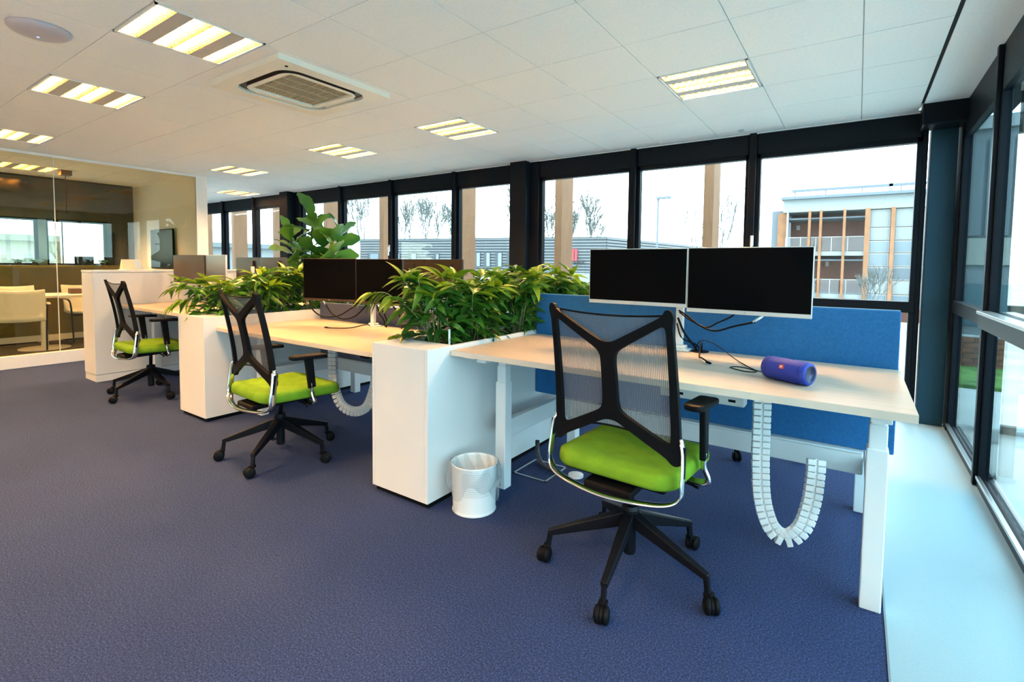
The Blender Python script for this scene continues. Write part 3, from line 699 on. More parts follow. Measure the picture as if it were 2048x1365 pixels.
m.add(vs, [(i*n+k, i*n+(k+1)%n, (i+1)*n+(k+1)%n, (i+1)*n+k) for i in range(rows-1) for k in range(n)])
vs = []
for i in range(6):
    for k in range(n):
        a = 2*PI*k/n; rr = .117-.002*i+.003*math.sin(a*11+i); vs.append((bx_+rr*math.cos(a)*.97, by_+rr*math.sin(a)*.97, .252-.03*i))
m.add(vs, [(i*n+k, i*n+(k+1)%n, (i+1)*n+(k+1)%n, (i+1)*n+k) for i in range(5) for k in range(n)])
m.build('bin_liner', BAG, bn, smooth=True)

# floor box, hose
fb = thing('floor_box', 'steel edged floor socket lid under the nearest desk', 'floor socket', (-1.52, 2.58, 0))
x0,x1,y0,y1 = -1.66,-1.43,2.44,2.70
MB().box(x0,x1,y0,y0+.012,0,.004).box(x0,x1,y1-.012,y1,0,.004).box(x0,x0+.012,y0,y1,0,.004).box(x1-.012,x1,y0,y1,0,.004).build('steel_rim', STEEL, fb)
MB().box(x0+.012,x1-.012,y0+.012,y1-.012,0,.003).build('carpet_lid', CARPET, fb)
hs = thing('cable_hose', 'dark ribbed cable hose rising from the floor socket', 'cable', (-1.6, 2.7, .0))
pts = bez([(-1.66,2.72,.12),(-1.655,2.71,.10),(-1.63,2.68,.045),(-1.57,2.63,.014),(-1.50,2.60,.013),(-1.44,2.60,.013)], 14)
MB().tube(pts, [.013+.002*(i%2) for i in range(len(pts))], 10).build('hose', mat('hose_grey',(.06,.065,.07),.35,metal=.4), hs)
wp = MB().lathe([(0,.0),(.045,.0),(.045,.012),(.02,.018),(0,.018)], (-1.33,2.62,0), 24).build('cable_weight', WPLAST); tag(wp, 'round white foot of a cable guide on the blue carpet', 'cable guide')

# ================================================================== CHAIRS
def fill_sdf(fn, u0, u1, v0, v1, nu, nv, mapf, th):
    """closed solid of the region fn<0 on a curved sheet (marching squares), thickness th"""
    top = {}; V2 = []
    def key(u, v):
        k = (round(u, 6), round(v, 6))
        if k not in top: top[k] = len(V2); V2.append((u, v))
        return top[k]
    polys = []; edges_ = {}
    g = [[fn(u0+(u1-u0)*i/nu, v0+(v1-v0)*j/nv) for i in range(nu+1)] for j in range(nv+1)]
    for j in range(nv):
        for i in range(nu):
            cs = [(i,j),(i+1,j),(i+1,j+1),(i,j+1)]; P = []
            vals = [g[b][a] for a, b in cs]
            if all(x > 0 for x in vals): continue
            for k in range(4):
                a, b = cs[k], cs[(k+1) % 4]; fa, fb_ = vals[k], vals[(k+1) % 4]
                pa = (u0+(u1-u0)*a[0]/nu, v0+(v1-v0)*a[1]/nv); pb = (u0+(u1-u0)*b[0]/nu, v0+(v1-v0)*b[1]/nv)
                if fa <= 0: P.append(key(*pa))
                if (fa <= 0) != (fb_ <= 0):
                    # order independent interpolation
                    if a > b: qa, qb, ga, gb = pb, pa, fb_, fa
                    else: qa, qb, ga, gb = pa, pb, fa, fb_
                    t = min(.98, max(.02, ga/(ga-gb))); P.append(key(qa[0]+(qb[0]-qa[0])*t, qa[1]+(qb[1]-qa[1])*t))
            if len(P) >= 3: polys.append(P)
    for P in polys:
        for a, b in zip(P, P[1:]+P[:1]): edges_[(a, b)] = edges_.get((a, b), 0)+1
    mb = MB(); n = len(V2)
    A = [mapf(u, v, 0) for u, v in V2]; B = [mapf(u, v, th) for u, v in V2]
    fs = [tuple(P) for P in polys] + [tuple(i+n for i in reversed(P)) for P in polys]
    for (a, b) in edges_:
        if (b, a) not in edges_: fs.append((b, a, a+n, b+n))
    mb.add(A+B, fs); return mb

def sd_seg(px, py, ax, ay, bx, by, r1, r2):
    dx, dy = bx-ax, by-ay; t = max(0, min(1, ((px-ax)*dx+(py-ay)*dy)/(dx*dx+dy*dy)))
    return math.hypot(px-ax-dx*t, py-ay-dy*t) - (r1+(r2-r1)*t)
def smin(vals, k):
    return -k*math.log(sum(math.exp(-v/k) for v in vals))

def chair(x, y, rz, bxy, phase, label, dz_top=0.0, group='green seated swivel chairs', arms=(1,), seat_dz=0, adz=0.0):
    t = thing('office_chair', label, 'chair', (x, y, 0), rz, group)
    ca, sa = math.cos(-rz), math.sin(-rz)
    dx, dy = bxy[0]-x, bxy[1]-y; bx, by = dx*ca-dy*sa, dx*sa+dy*ca
    Hb, Ht = .575, 1.065+dz_top
    def S(u, v, d=0):     # u,v in metres on the back (v from 0 at bottom)
        tt = v/.5; hwk = 1.0 - .045*tt
        yy = -.165 - .012*math.sin(tt*PI)*0 - .085*max(0,tt)**1.5 + .34*(u*u) - .022
        return (u*hwk, yy - d, Hb + (Ht-Hb)*tt)
    W = .245
    segs = [(-W,-.02,-W,.50,.017,.011),(W,-.02,W,.50,.017,.011),
            (-W,.485,0,.350,.013,.019),(W,.485,0,.350,.013,.019),
            (0,.345,0,.125,.028,.031),
            (0,.120,-W,-.01,.020,.022),(0,.120,W,-.01,.020,.022)]
    def fn(u, v):
        return smin([sd_seg(u, v, *s_) for s_ in segs], .009)
    fill_sdf(fn, -.275, .275, -.06, .53, 74, 78, S, .022).build('back_frame', BLACK, t, rel=False, bevel=.003, seg=1)
    # net
    m = MB(); nu, nv = 24, 20; vs = []; uvs = []
    for j in range(nv+1):
        for i in range(nu+1):
            u = -W+2*W*i/nu; q = 1-abs(u/W)**2
            lo = .0 + .055*q; hi = .492 - .012*q
            v = lo+(hi-lo)*j/nv; vs.append(S(u, v, -.004)); uvs.append((i/nu, j/nv))
    m.add(vs, [(j*(nu+1)+i, j*(nu+1)+i+1, (j+1)*(nu+1)+i+1, (j+1)*(nu+1)+i) for j in range(nv) for i in range(nu)]); m.uv = uvs
    nt_ = m.build('back_net', MESHF, t, rel=False)
    m = MB()
    for row in (0, nv):
        m.tube([Vector(vs[row*(nu+1)+i]) for i in range(nu+1)], .004, 6)
    m.build('hem', BLACK, nt_, rel=False, smooth=True)
    # U bracket of polished aluminium: up the two sides, curving under the seat
    ux = .272
    pth = []
    for s_ in (-1, 1):
        pp = [(s_*(ux-.012), -.178, .635), (s_*ux, -.185, .58), (s_*(ux+.004), -.20, .48), (s_*(ux-.002), -.205, .425), (s_*(ux-.05), -.225, .398), (s_*.12, -.25, .388)]
        pth.append(pp if s_ < 0 else pp[::-1])
    full = pth[0] + [(0, -.262, .384)] + pth[1]
    P = bez(full, 8)
    m = MB(); vs = []; n = len(P)
    for i, p in enumerate(P):
        d_ = (P[min(i+1,n-1)]-P[max(i-1,0)]).normalized()
        a = Vector((0,1,0)); a = (a-d_*a.dot(d_)).normalized(); b_ = d_.cross(a)
        e = min(i, n-1-i)/n; wa = .020 if e > .03 else .012; wb_ = .007
        for q in range(8):
            th = 2*PI*q/8; vs.append(p+a*wa*math.cos(th)+b_*wb_*math.sin(th))
    m.add(vs, [(i*8+q, i*8+(q+1)%8, (i+1)*8+(q+1)%8, (i+1)*8+q) for i in range(n-1) for q in range(8)]+[tuple(range(7,-1,-1)), tuple(range((n-1)*8, n*8))])
    ub = m.build('back_bracket', CHROME, t, rel=False, smooth=True)
    for s_ in (-1, 1):
        MB().bar((s_*(ux+.007), -.183, .61), (s_*(ux+.009), -.198, .50), .004, .014, up=(0,1,0)).build('bracket_inlay', BLACK, ub, rel=False, bevel=.002)
    # black seat pan / mechanism reaching to the bracket
    MB().bar((0,-.235,.395), (0,.05,.405), .20, .03).build('mechanism', BLACK, t, rel=False, bevel=.008)
    MB().box(-.21, .21, -.19, .20, .415+seat_dz, .437+seat_dz).build('seat_pan', BLACK, t, rel=False, bevel=.01)
    l = MB().tube([(.14,.02,.405),(.24,.02,.395),(.27,.01,.392)], .006, 8).build('adjust_lever', BLACK, t, rel=False)
    # cushion
    m = MB(); vs = []; prof_ = [(.06,.432),(.022,.433),(.006,.440),(0,.452),(0,.472),(.004,.484),(.014,.493),(.035,.499),(.07,.502),(.12,.500),(.18,.497)]
    nr = None
    for ins, zz in prof_:
        rr_ = rrect(.252-ins, .254-ins, max(.02, .085-ins*.5), 6, 0, .022); nr = len(rr_)
        for (px_, py_) in rr_:
            q = max(0, (py_-.05)/.22); dz = -.022*q*q - .008*math.exp(-((py_+.12)/.05)**2) * (1 if zz > .48 else 0)
            vs.append((px_, py_, zz+seat_dz+dz+.012*(px_/.25)**2*(1 if zz > .48 else 0)))
    k0 = len(prof_); vs += [(0,.022,.432+seat_dz), (0,.022,.496+seat_dz)]
    fs = [(i*nr+j, i*nr+(j+1)%nr, (i+1)*nr+(j+1)%nr, (i+1)*nr+j) for i in range(k0-1) for j in range(nr)]
    fs += [((j+1)%nr, j, k0*nr) for j in range(nr)] + [((k0-1)*nr+j, (k0-1)*nr+(j+1)%nr, k0*nr+1) for j in range(nr)]
    m.add(vs, fs); m.build('seat', GREEN, t, rel=False, smooth=True)
    # armrests
    for s_ in arms:
        xx = s_*.278; yo = .045
        br = MB().tube(bez([(s_*.18, yo, .405), (s_*.26, yo, .400), (s_*.295, yo, .418), (xx, yo-.004, .47), (xx, yo-.008, .53)], 6), .017, 10, flat=.6).build('arm_bracket', CHROME, t, rel=False, smooth=True)
        MB().bar((xx, yo-.006, .50), (xx+s_*.002, yo-.028, .715+adz), .024, .045, up=(0,1,0), t2=.052).build('arm_post', BLACK, t, rel=False, bevel=.006)
        mp = MB().prism(rrect(.040, .115, .032), .714+adz, .738+adz); mp.v = [(px_+xx-s_*.01, py_+yo-.02, pz_ - .015*max(0, (py_-.04))/.1) for px_, py_, pz_ in mp.v]
        mp.build('arm_pad', BLACK, t, rel=False, bevel=.007)
    # column and star base
    MB().lathe([(0,.075),(.024,.075),(.026,.08),(.026,.21),(.034,.215),(.036,.26),(.030,.275)], (bx,by,0), 20).build('base_hub', BLACKM, t, rel=False)
    MB().tube([(bx,by,.27), (bx*.4,by*.4,.40)], .014, 14).build('gas_lift', BLACKM, t, rel=False, smooth=True)
    for k in range(5):
        a = R(phase+72*k)-rz; ux_, uy_ = math.cos(a), math.sin(a)
        p0 = (bx+ux_*.02, by+uy_*.02, .222); p1 = (bx+ux_*.335, by+uy_*.335, .122)
        lg = MB().bar(p0, p1, .044, .058, w2=.026, t2=.026).bar((bx+ux_*.325, by+uy_*.325, .132), (bx+ux_*.338, by+uy_*.338, .040), .018, .022, up=(ux_,uy_,0)).build('leg', BLACKM, t, rel=False, bevel=.005)
        ang = a + R([25,-30,70,10,-50][k]); tx, ty = math.cos(ang), math.sin(ang)      # wheel rolling direction
        cxw, cyw = bx+ux_*.345+tx*.012, by+uy_*.345+ty*.012
        Mx = Matrix.Rotation(ang, 3, 'Z')
        cs = MB().lathe([(.0,-.006),(.020,-.006),(.0285,-.006),(.0285,.006),(.0,.006)], (cxw,cyw,.031), 24, axis='Y', M=Mx).bar((bx+ux_*.338, by+uy_*.338, .070), (bx+ux_*.338, by+uy_*.338, .054), .030, .030, up=(ux_,uy_,0)).build('caster', BLACK, t, rel=False, bevel=.002)
        for s_ in (-1, 1):
            MB().lathe([(0,.0275*s_),(.017,.0275*s_),(.022,.025*s_),(.0265,.0235*s_),(.030,.020*s_),(.031,.014*s_),(.030,.0075*s_),(0,.0075*s_)], (cxw,cyw,.031), 28, axis='Y', M=Mx).build('wheel', RUBBER if False else BLACK, cs, rel=False, smooth=True)
    return t
chair(-.745, 1.985, -.055, (-.729, 1.930), 60, 'nearest green seated mesh back chair in front of the speaker desk', dz_top=.024, arms=(1,))
chair(-2.955, 1.755, -.07, (-3.04, 1.785), 15, 'middle green seated mesh back chair between the planters', arms=(-1,1), adz=-.034)
chair(-5.39, 1.91, -.035, (-5.45, 1.925), 3, 'farthest green seated mesh back chair beside the tall cabinet', arms=(-1,1))
chair(-.60, 3.85, PI, (-.60, 3.80), -90, 'swivel chair on the window side, only a caster seen under the beam', arms=())

# ================================================================== PLANTS
def leaf_mesh(L, w, droop, n=7, fold=.25, name='leaf', m=LEAF, tip=1.6):
    """leaf growing along +X from the origin, curving down"""
    mb = MB(); vs = []
    for i in range(n+1):
        t = i/n; ang = -droop*t; x_ = L*(t - .10*droop*t*t); z_ = -L*droop*.42*t*t
        ww = w*(math.sin(PI*min(1, t**.75))**.8 * (1-.25*t)) if 0 < i < n else .0008
        for s_ in (-1, 0, 1): vs.append((x_, s_*ww/2, z_ + abs(s_)*ww*fold))
    fs = []
    for i in range(n):
        a = i*3; fs += [(a, a+3, a+4, a+1), (a+1, a+4, a+5, a+2)]
    mb.add(vs, fs); return mb
LM = []
for k in range(8):
    L = [.155,.18,.135,.165,.20,.145,.185,.125][k]; LM.append(leaf_mesh(L, [.050,.056,.046,.044,.054,.058,.048,.044][k], [.5,.9,.7,1.2,.8,.4,1.1,.6][k]).mesh('leaf', LEAF, True))
for me in LM[:0]: pass
def leafy_plant(px, py, z0, h, rad, nst, label, nleaf=48, extra=60, group=None, lean=(0,0), seed=0):
    rnd = random.Random(seed)
    t = thing('leafy_plant', label, 'plant', (px, py, z0), group=group)
    sm = MB(); fol = MB(); spots = []
    for s_ in range(nst):
        a = rnd.uniform(0, 2*PI); r0 = rnd.uniform(.0, .05); r1 = rad*rnd.uniform(.25, .95); hh = h*rnd.uniform(.60, 1.0)
        b = Vector((r0*math.cos(a), r0*math.sin(a), 0)); e = Vector((r1*math.cos(a)+lean[0], r1*math.sin(a)+lean[1], hh))
        mid = b.lerp(e, .5)+Vector((-.15*r1*math.cos(a), -.15*r1*math.sin(a), .05*hh))
        P = bez([b, mid, e], 4); sm.tube(P, [.0045-.0025*i/(len(P)-1) for i in range(len(P))], 5)
        # clusters of leaves from 45% of the stem to its tip
        for c_ in range(5):
            f_ = [.36,.55,.72,.88,1.0][c_]; i = f_*(len(P)-1); i0 = min(int(i), len(P)-2); p = P[i0].lerp(P[i0+1], i-i0)
            for q in range([2,3,4,4,6][c_]):
                az = rnd.uniform(0, 2*PI) ; el = rnd.uniform(-.25, .55) if c_ < 4 else rnd.uniform(.0, .95)
                spots.append((f_+rnd.random()*.2, p, az, el, rnd.uniform(-.5, .5), rnd.randrange(8), rnd.uniform(.75, 1.15)*(1 if c_ > 1 else .8)))
    sm.build('stem', STEMM, t, rel=False)
    spots.sort(key=lambda q: -q[0])
    for k, (f_, p, az, el, ro, li, sc_) in enumerate(spots):
        if k < nleaf:
            o = link_mesh('leaf', LM[li], t, p, (0,0,0), (sc_,)*3); o.rotation_euler = Matrix(Matrix.Rotation(az, 3, 'Z') @ Matrix.Rotation(-el, 3, 'Y') @ Matrix.Rotation(ro, 3, 'X')).to_euler()
        elif k < nleaf+extra:
            Mx = Matrix.Rotation(az, 3, 'Z') @ Matrix.Rotation(-el+.2, 3, 'Y') @ Matrix.Rotation(ro, 3, 'X')
            mb = leaf_mesh(.14*sc_, .048, .7, 5); fol.add([Mx @ Vector(v)+p for v in mb.v], mb.f)
    # low inner leaves
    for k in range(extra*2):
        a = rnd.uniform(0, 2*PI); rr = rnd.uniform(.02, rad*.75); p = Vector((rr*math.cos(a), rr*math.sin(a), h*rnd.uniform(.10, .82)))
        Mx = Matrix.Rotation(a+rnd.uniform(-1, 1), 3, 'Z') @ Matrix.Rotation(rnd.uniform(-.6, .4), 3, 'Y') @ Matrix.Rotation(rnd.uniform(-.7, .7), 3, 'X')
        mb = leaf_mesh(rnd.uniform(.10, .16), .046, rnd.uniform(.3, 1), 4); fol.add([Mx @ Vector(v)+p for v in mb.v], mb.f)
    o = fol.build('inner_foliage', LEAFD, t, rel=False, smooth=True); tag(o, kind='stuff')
    return t
x0, x1, y0, y1 = PL1; xc = (x0+x1)/2
names1 = ['at the front end of the nearest planter', 'second from the front in the nearest planter', 'third from the front in the nearest planter', 'in the middle of the nearest planter', 'fourth from the window end of the nearest planter', 'third from the window end of the nearest planter', 'second from the window end of the nearest planter', 'at the window end of the nearest planter']
for k in range(8):
    leafy_plant(xc+[-.03,.05,-.06,.06,-.05,.05,-.04,.03][k], 2.11+.235*k, .778, [.40,.40,.42,.42,.44,.42,.40,.32][k], [.20,.20,.22,.2,.2,.2,.22,.2][k], 9 if k else 10,
                'bushy green plant with lance shaped leaves '+names1[k], nleaf=58, extra=60, lean=((-.04,-.03) if k == 0 else (0,0)), seed=100+k, group='leafy plants in the nearest planter')
x0, x1, y0, y1 = PL2; xc = (x0+x1)/2
for k in range(7):
    leafy_plant(xc+[-.04,.05,-.05,.05,-.05,.04,0][k], 2.08+.255*k, .778, [.34,.38,.42,.44,.46,.44,.42][k], [.26,.2,.2,.2,.2,.2,.2][k], 9,
                'bushy lance leaved plant '+names1[[0,1,2,3,5,6,7][k]].replace('nearest planter', 'middle planter'), nleaf=52, extra=60, lean=((-.10,-.05) if k == 0 else (0,0)), seed=200+k, group='leafy plants in the middle planter')
# low hanging sprigs at both front ends
def sprig(base, pts, label, seed):
    t = thing('trailing_sprig', label, 'plant', base)
    P = bez([Vector(p)-Vector(base) for p in pts], 6); MB().tube(P, .0028, 5).build('stem', STEMM, t, rel=False)
    rnd = random.Random(seed)
    for k in range(13):
        f_ = .3+.7*k/12; i = f_*(len(P)-1); i0 = min(int(i), len(P)-2); p = P[i0].lerp(P[i0+1], i-i0)
        d_ = (P[i0+1]-P[i0]).normalized(); az = math.atan2(d_.y, d_.x)+rnd.uniform(-1.0, 1.0)
        o = link_mesh('leaf', LM[rnd.randrange(8)], t, p, (0,0,0), (.85,)*3); o.rotation_euler = Matrix(Matrix.Rotation(az, 3, 'Z') @ Matrix.Rotation(rnd.uniform(.0, .9), 3, 'Y') @ Matrix.Rotation(rnd.uniform(-.6, .6), 3, 'X')).to_euler()
sprig((-4.42,2.03,.778), [(-4.42,2.03,.778),(-4.50,1.97,.98),(-4.60,1.90,1.04),(-4.70,1.82,1.02)], 'yellow green sprig arching left over the middle planter end', 5)
sprig((-4.48,2.05,.778), [(-4.48,2.05,.778),(-4.52,1.95,.93),(-4.56,1.86,.93),(-4.60,1.80,.88)], 'drooping sprig spilling over the front rim of the middle planter', 6)
sprig((-2.02,2.08,.778), [(-2.02,2.08,.778),(-2.12,2.02,.98),(-2.20,1.94,1.08),(-2.26,1.88,1.08)], 'pale sprig arching left from the nearest planter', 7)
sprig((-2.05,2.06,.778), [(-2.05,2.06,.778),(-2.12,2.05,.83),(-2.18,2.03,.835),(-2.24,2.02,.825)], 'low sprig lying over the rim onto the middle desk', 8)

# tall fig plant by the window
fg = thing('fig_plant', 'tall plant with big round fiddle shaped leaves by the windows', 'plant', (-5.90, 4.02, 0))
FM = []
for k in range(4):
    mb = MB(); n = 9; L = [.30,.34,.27,.31][k]; W_ = [.19,.22,.18,.20][k]; dr = [.35,.6,.8,.2][k]; vs = []
    for i in range(n+1):
        t_ = i/n; ww = W_*(.12+.88*max(0, math.sin(PI*min(1, t_**.9*.98+.02)))**.6)*(.62+.55*t_) if i < n else .03
        if i == 0: ww = .012
        x_ = L*(t_-.12*dr*t_*t_); z_ = -L*dr*.45*t_*t_
        for s_ in (-1,-.5,0,.5,1): vs.append((x_+.006*math.sin(i*2.1)*abs(s_), s_*ww/2, z_+.10*ww*abs(s_)+.008*math.sin(i*1.7+s_*3)*abs(s_)))
    mb.add(vs, [(i*5+j, (i+1)*5+j, (i+1)*5+j+1, i*5+j+1) for i in range(n) for j in range(4)]); FM.append(mb.mesh('leaf', LEAFF, True))
MB().lathe([(0,0),(.15,0),(.19,.38),(.20,.40),(.185,.40),(.17,.36),(0,.36)], (-5.90,4.02,0), 32).build('pot', mat('pot_grey',(.25,.26,.27),.6), fg, smooth=True)
rnd = random.Random(11); trunks = [((0,0,.36),(-.05,-.05,1.1),(-.08,-.03,1.86)), ((0,0,.36),(.14,.04,1.0),(.30,.12,1.62)), ((0,0,.36),(-.16,-.10,1.0),(-.30,-.22,1.62)), ((0,0,.36),(.02,.10,.95),(.10,.02,1.52))]
for tr in trunks:
    P = bez(tr, 8); MB().tube(P, [.016-.008*i/(len(P)-1) for i in range(len(P))], 8).build('stem', mat('fig_bark',(.12,.09,.06),.8), fg, rel=False)
    nl = 21
    for k in range(nl):
        f_ = .42+.58*k/(nl-1); i = f_*(len(P)-1); i0 = min(int(i), len(P)-2); p = P[i0].lerp(P[i0+1], i-i0)
        az = k*2.4+rnd.uniform(-.3,.3); el = .15+.7*(k/nl)+rnd.uniform(-.25,.2) if k < nl-1 else 1.3
        o = link_mesh('leaf', FM[rnd.randrange(4)], fg, p, (0,0,0), (rnd.uniform(.95,1.3),)*3); o.rotation_euler = Matrix(Matrix.Rotation(az, 3, 'Z') @ Matrix.Rotation(-el, 3, 'Y') @ Matrix.Rotation(rnd.uniform(-.9,.9), 3, 'X')).to_euler()

# ================================================================== MEETING ROOM
tb = thing('meeting_table', 'white oval meeting table behind the glass partition', 'table', (-9.42, 2.05, 0))
mp = MB().prism(rrect(.42, .80, .30, 8, -9.42, 2.05), .735, .765); mp.build('tabletop', WHITE, tb, bevel=.003)
MB().lathe([(.28,0),(.28,.012),(.04,.03),(.035,.735)], (-9.42,2.05,0), 24).build('pedestal', WMETAL, tb)
bxm = MB().box(-9.45, -9.30, 2.33, 2.45, .766, .84).build('desk_caddy', mat('brown_caddy',(.09,.04,.02),.5), bevel=.004); tag(bxm, 'small brown box on the white meeting table', 'box')
def visitor_chair(x, y, rz, label):
    t = thing('visitor_chair', label, 'chair', (x, y, 0), rz, 'white cantilever meeting chairs')
    def shell(u, v):   # v 0 front edge .. 1 top of the back
        if v < .5:
            yy = .22-.42*(v/.5); zz = .45-.02*math.sin(PI*v/.5)
        else:
            q = (v-.5)/.5; yy = -.20-.10*q-.05*math.sin(q*1.4); zz = .45+.40*q**.85
        return (u*(.245-.01*v), yy+.03*u*u*(1 if v > .5 else 0), zz+.015*u*u)
    m = MB(); nu, nv = 8, 20; vs = [shell(-1+2*i/nu, j/nv) for j in range(nv+1) for i in range(nu+1)]
    m.add(vs, [(j*(nu+1)+i, j*(nu+1)+i+1, (j+1)*(nu+1)+i+1, (j+1)*(nu+1)+i) for j in range(nv) for i in range(nu)])
    o = m.build('shell', WPLAST, t, rel=False, smooth=True); sdm = o.modifiers.new('s', 'SOLIDIFY'); sdm.thickness = .022
    for s_ in (-1, 1):
        P = bez([(s_*.25,-.22,.66),(s_*.275,.05,.665),(s_*.275,.18,.64),(s_*.27,.22,.55),(s_*.26,.23,.30),(s_*.255,.22,.05),(s_*.25,.12,.013),(s_*.25,-.28,.013)], 5)
        MB().tube(P, .011, 8).build('leg', BLACKM, t, rel=False, smooth=True)
        MB().bar((s_*.275,-.16,.672), (s_*.278,.14,.672), .035, .016).build('arm_pad', WPLAST, t, rel=False, bevel=.005)
    MB().tube([(-.25,-.28,.013),(.25,-.28,.013)], .011, 8).tube([(-.26,.20,.43),(.26,.20,.43)], .011, 8).build('cross_bar', BLACKM, t, rel=False)
    return t
visitor_chair(-8.96, 1.72, R(80), 'white cantilever chair with its back to the glass, lower left')
visitor_chair(-9.84, 1.86, R(-93), 'white cantilever chair across the table, behind the one nearest the glass')
visitor_chair(-9.84, 2.66, R(-88), 'white cantilever chair half hidden by the tall white cabinet edge')
tv = thing('wall_television', 'black television on the cream meeting room wall', 'television', (-9.0, YW-.03, 1.42))
MB().box(-9.42, -8.60, YW-.06, YW-.03, 1.13, 1.75).build('screen_panel', SCREEN, tv, bevel=.012, seg=3)
MB().box(-9.2, -8.85, YW-.03, YW, 1.3, 1.6).build('bracket', BLACK, tv)
pd = thing('ceiling_pendant', 'brown ceiling box with a thin hanging cord in the meeting room', 'pendant', (-9.17, 2.28, ZC))
MB().box(-9.23,-9.11,2.22,2.34,ZC-.07,ZC-.001).build('ceiling_box', mat('brown_box',(.10,.05,.02),.5), pd, bevel=.004)
MB().tube([(-9.17,2.28,ZC-.07),(-9.17,2.28,ZC-.6)], .005, 6).build('cord', BLACK, pd)
# small plants and a screen on the ledge
zl = zz0+.001
for k, (yy_, hh) in enumerate(((1.45,.14),(1.95,.15),(2.14,.12),(2.95,.13))):
    t = thing('ledge_plant', ['small potted plant on the ledge behind the nearest white chair', 'small potted plant on the ledge left of the window post', 'small potted plant on the ledge at the window post', 'small potted plant on the ledge right of the little screen'][k], 'plant', (XM+.10, yy_, zl), group='small plants on the meeting room ledge')
    MB().lathe([(0,0),(.03,0),(.04,.05),(.036,.05),(0,.045)], (0,0,0), 14).build('pot', mat('pot_dark',(.03,.03,.02),.6), t, rel=False)
    fl = MB()
    for q in range(16):
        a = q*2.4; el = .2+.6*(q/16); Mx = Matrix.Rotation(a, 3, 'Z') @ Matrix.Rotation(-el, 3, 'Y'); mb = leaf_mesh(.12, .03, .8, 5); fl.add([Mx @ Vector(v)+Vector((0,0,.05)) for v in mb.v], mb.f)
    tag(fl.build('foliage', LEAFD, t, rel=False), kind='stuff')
lt = thing('ledge_screen', 'small dark screen standing on the meeting room ledge', 'monitor', (XM+.09, 2.72, zl))
MB().box(XM+.08, XM+.10, 2.60, 2.84, zl+.015, zl+.14).build('panel', BLACK, lt, bevel=.003)
MB().box(XM+.05, XM+.13, 2.69, 2.75, zl, zl+.01).box(XM+.10, XM+.11, 2.71, 2.73, zl, zl+.08).build('stand', BLACK, lt)

# ================================================================== OUTSIDE
ZG = -3.2
g = struct(MB().box(-160, 120, YB+.3, 220, ZG-.2, ZG).box(-160, XM-.3, -120, YB+.3, ZG-.2, ZG).build('ground', mat('outdoor_ground', (.38, .39, .36), .9, noise=(.3, .3))))
te = struct(MB().box(XR+.14, 14, -8, 16, ZG, -.10).build('terrace', mat('terrace_paving', (.42, .43, .42), .8, noise=(3, .1))))
GR = mat('lawn', (.10, .20, .035), .9, noise=(8, .4), bump=(60, .8, .02))
tag(MB().box(.78, 12, 7.6, 9.1, -.10, -.06).build('lawn_strip', GR, te), kind='stuff')
bw = thing('garden_wall', 'low red brick garden wall beyond the lawn strip', 'wall', (2.0, 9.2, -.1))
BRK = mat('brick', (.22, .085, .05), .85, noise=(12, .3)); bme = MB().box(-.105,.105,-.05,.05,-.032,.032).mesh('brick', BRK)
MB().box(.79, 3.2, 9.13, 9.2, -.1, .34).build('mortar', mat('mortar', (.25,.24,.22), .9), bw)
for r_ in range(6):
    for k in range(11):
        link_mesh('brick', bme, bw, (.90+.22*k+(.11 if r_ % 2 else 0)-2.0, 9.165-9.2, -.062+.072*r_+.1))
# timber posts
for k, (x, lab) in enumerate(((-1.906,'beside the handle window, right of the near screens'),(-4.41,'just right of the dark wall column'),(-6.65,'left of the dark wall column'),(-8.98,'behind the fig plant leaves, right one'),(-11.05,'right of the distant dark column'),(-13.35,'first one left of the distant column'),(-15.6,'second one left of the distant column'),(-17.8,'third one left of the distant column'))):
    t = thing('timber_post', 'tall laminated timber post outside the windows, '+lab, 'post', (x+.07, 7.9, ZG), group='timber posts outside')
    MB().box(x, x+.14, 7.7, 8.11, ZG, 3.5).build('shaft', TIMBER, t, bevel=.006)
    MB().box(x-.02, x+.16, 7.68, 8.13, ZG, ZG+.12).build('foot_plate', STEEL, t)
t = thing('timber_post', 'weathered grey timber post on the terrace outside the side glass', 'post', (.88, 4.42, -.1))
MB().box(.80, .865, 4.37, 4.44, -.10, 3.2).build('shaft', TIMBERG, t, bevel=.005)
MB().box(.79, .875, 4.36, 4.45, -.10, -.07).build('foot_plate', STEEL, t)
t = struct(MB().box(.70, 2.4, 5.30, 5.36, -.1, 0).build('trim_1', STEEL))

# clad office block
A = Vector((-17.8, 40.0, 0)); B = Vector((-42.6, 34.0, 0)); Cc = Vector((-15.3, 71.0, 0))
CLAD = mat('grey_siding', (.115, .125, .135), .6, noise=(1, .06)); CLAD2 = mat('pale_render', (.24, .245, .24), .8); WINP = mat('far_window_glass', (.16, .20, .23), .2, spec=.7)
ob = thing('office_block', 'long grey clad office block with red lettered sign', 'building', (A.x, A.y, ZG))
def wallbox(mb, P, Q, z0, z1, th, off=0.0):
    d_ = (Q-P).normalized(); n_ = Vector((d_.y, -d_.x, 0))
    if n_.dot(-P) < 0: n_ = -n_
    c_ = (P+Q)/2 + n_*(off+th/2); c_.z = (z0+z1)/2
    return mb.obox(c_, d_, n_, (0,0,1), (Q-P).length/2, th/2, (z1-z0)/2)
wallbox(MB(), B, A, ZG, .62, .3, -.3).build('lower_wall', CLAD2, ob)
DJ = mat('cladding_joint', (.045,.05,.058), .8)
wallbox(MB(), B, A, .62, 3.74, .3, -.32).build('upper_wall', DJ, ob)
wallbox(MB(), A, Cc, ZG, 3.74, .3, -.32).build('return_wall', DJ, ob)
n = 12
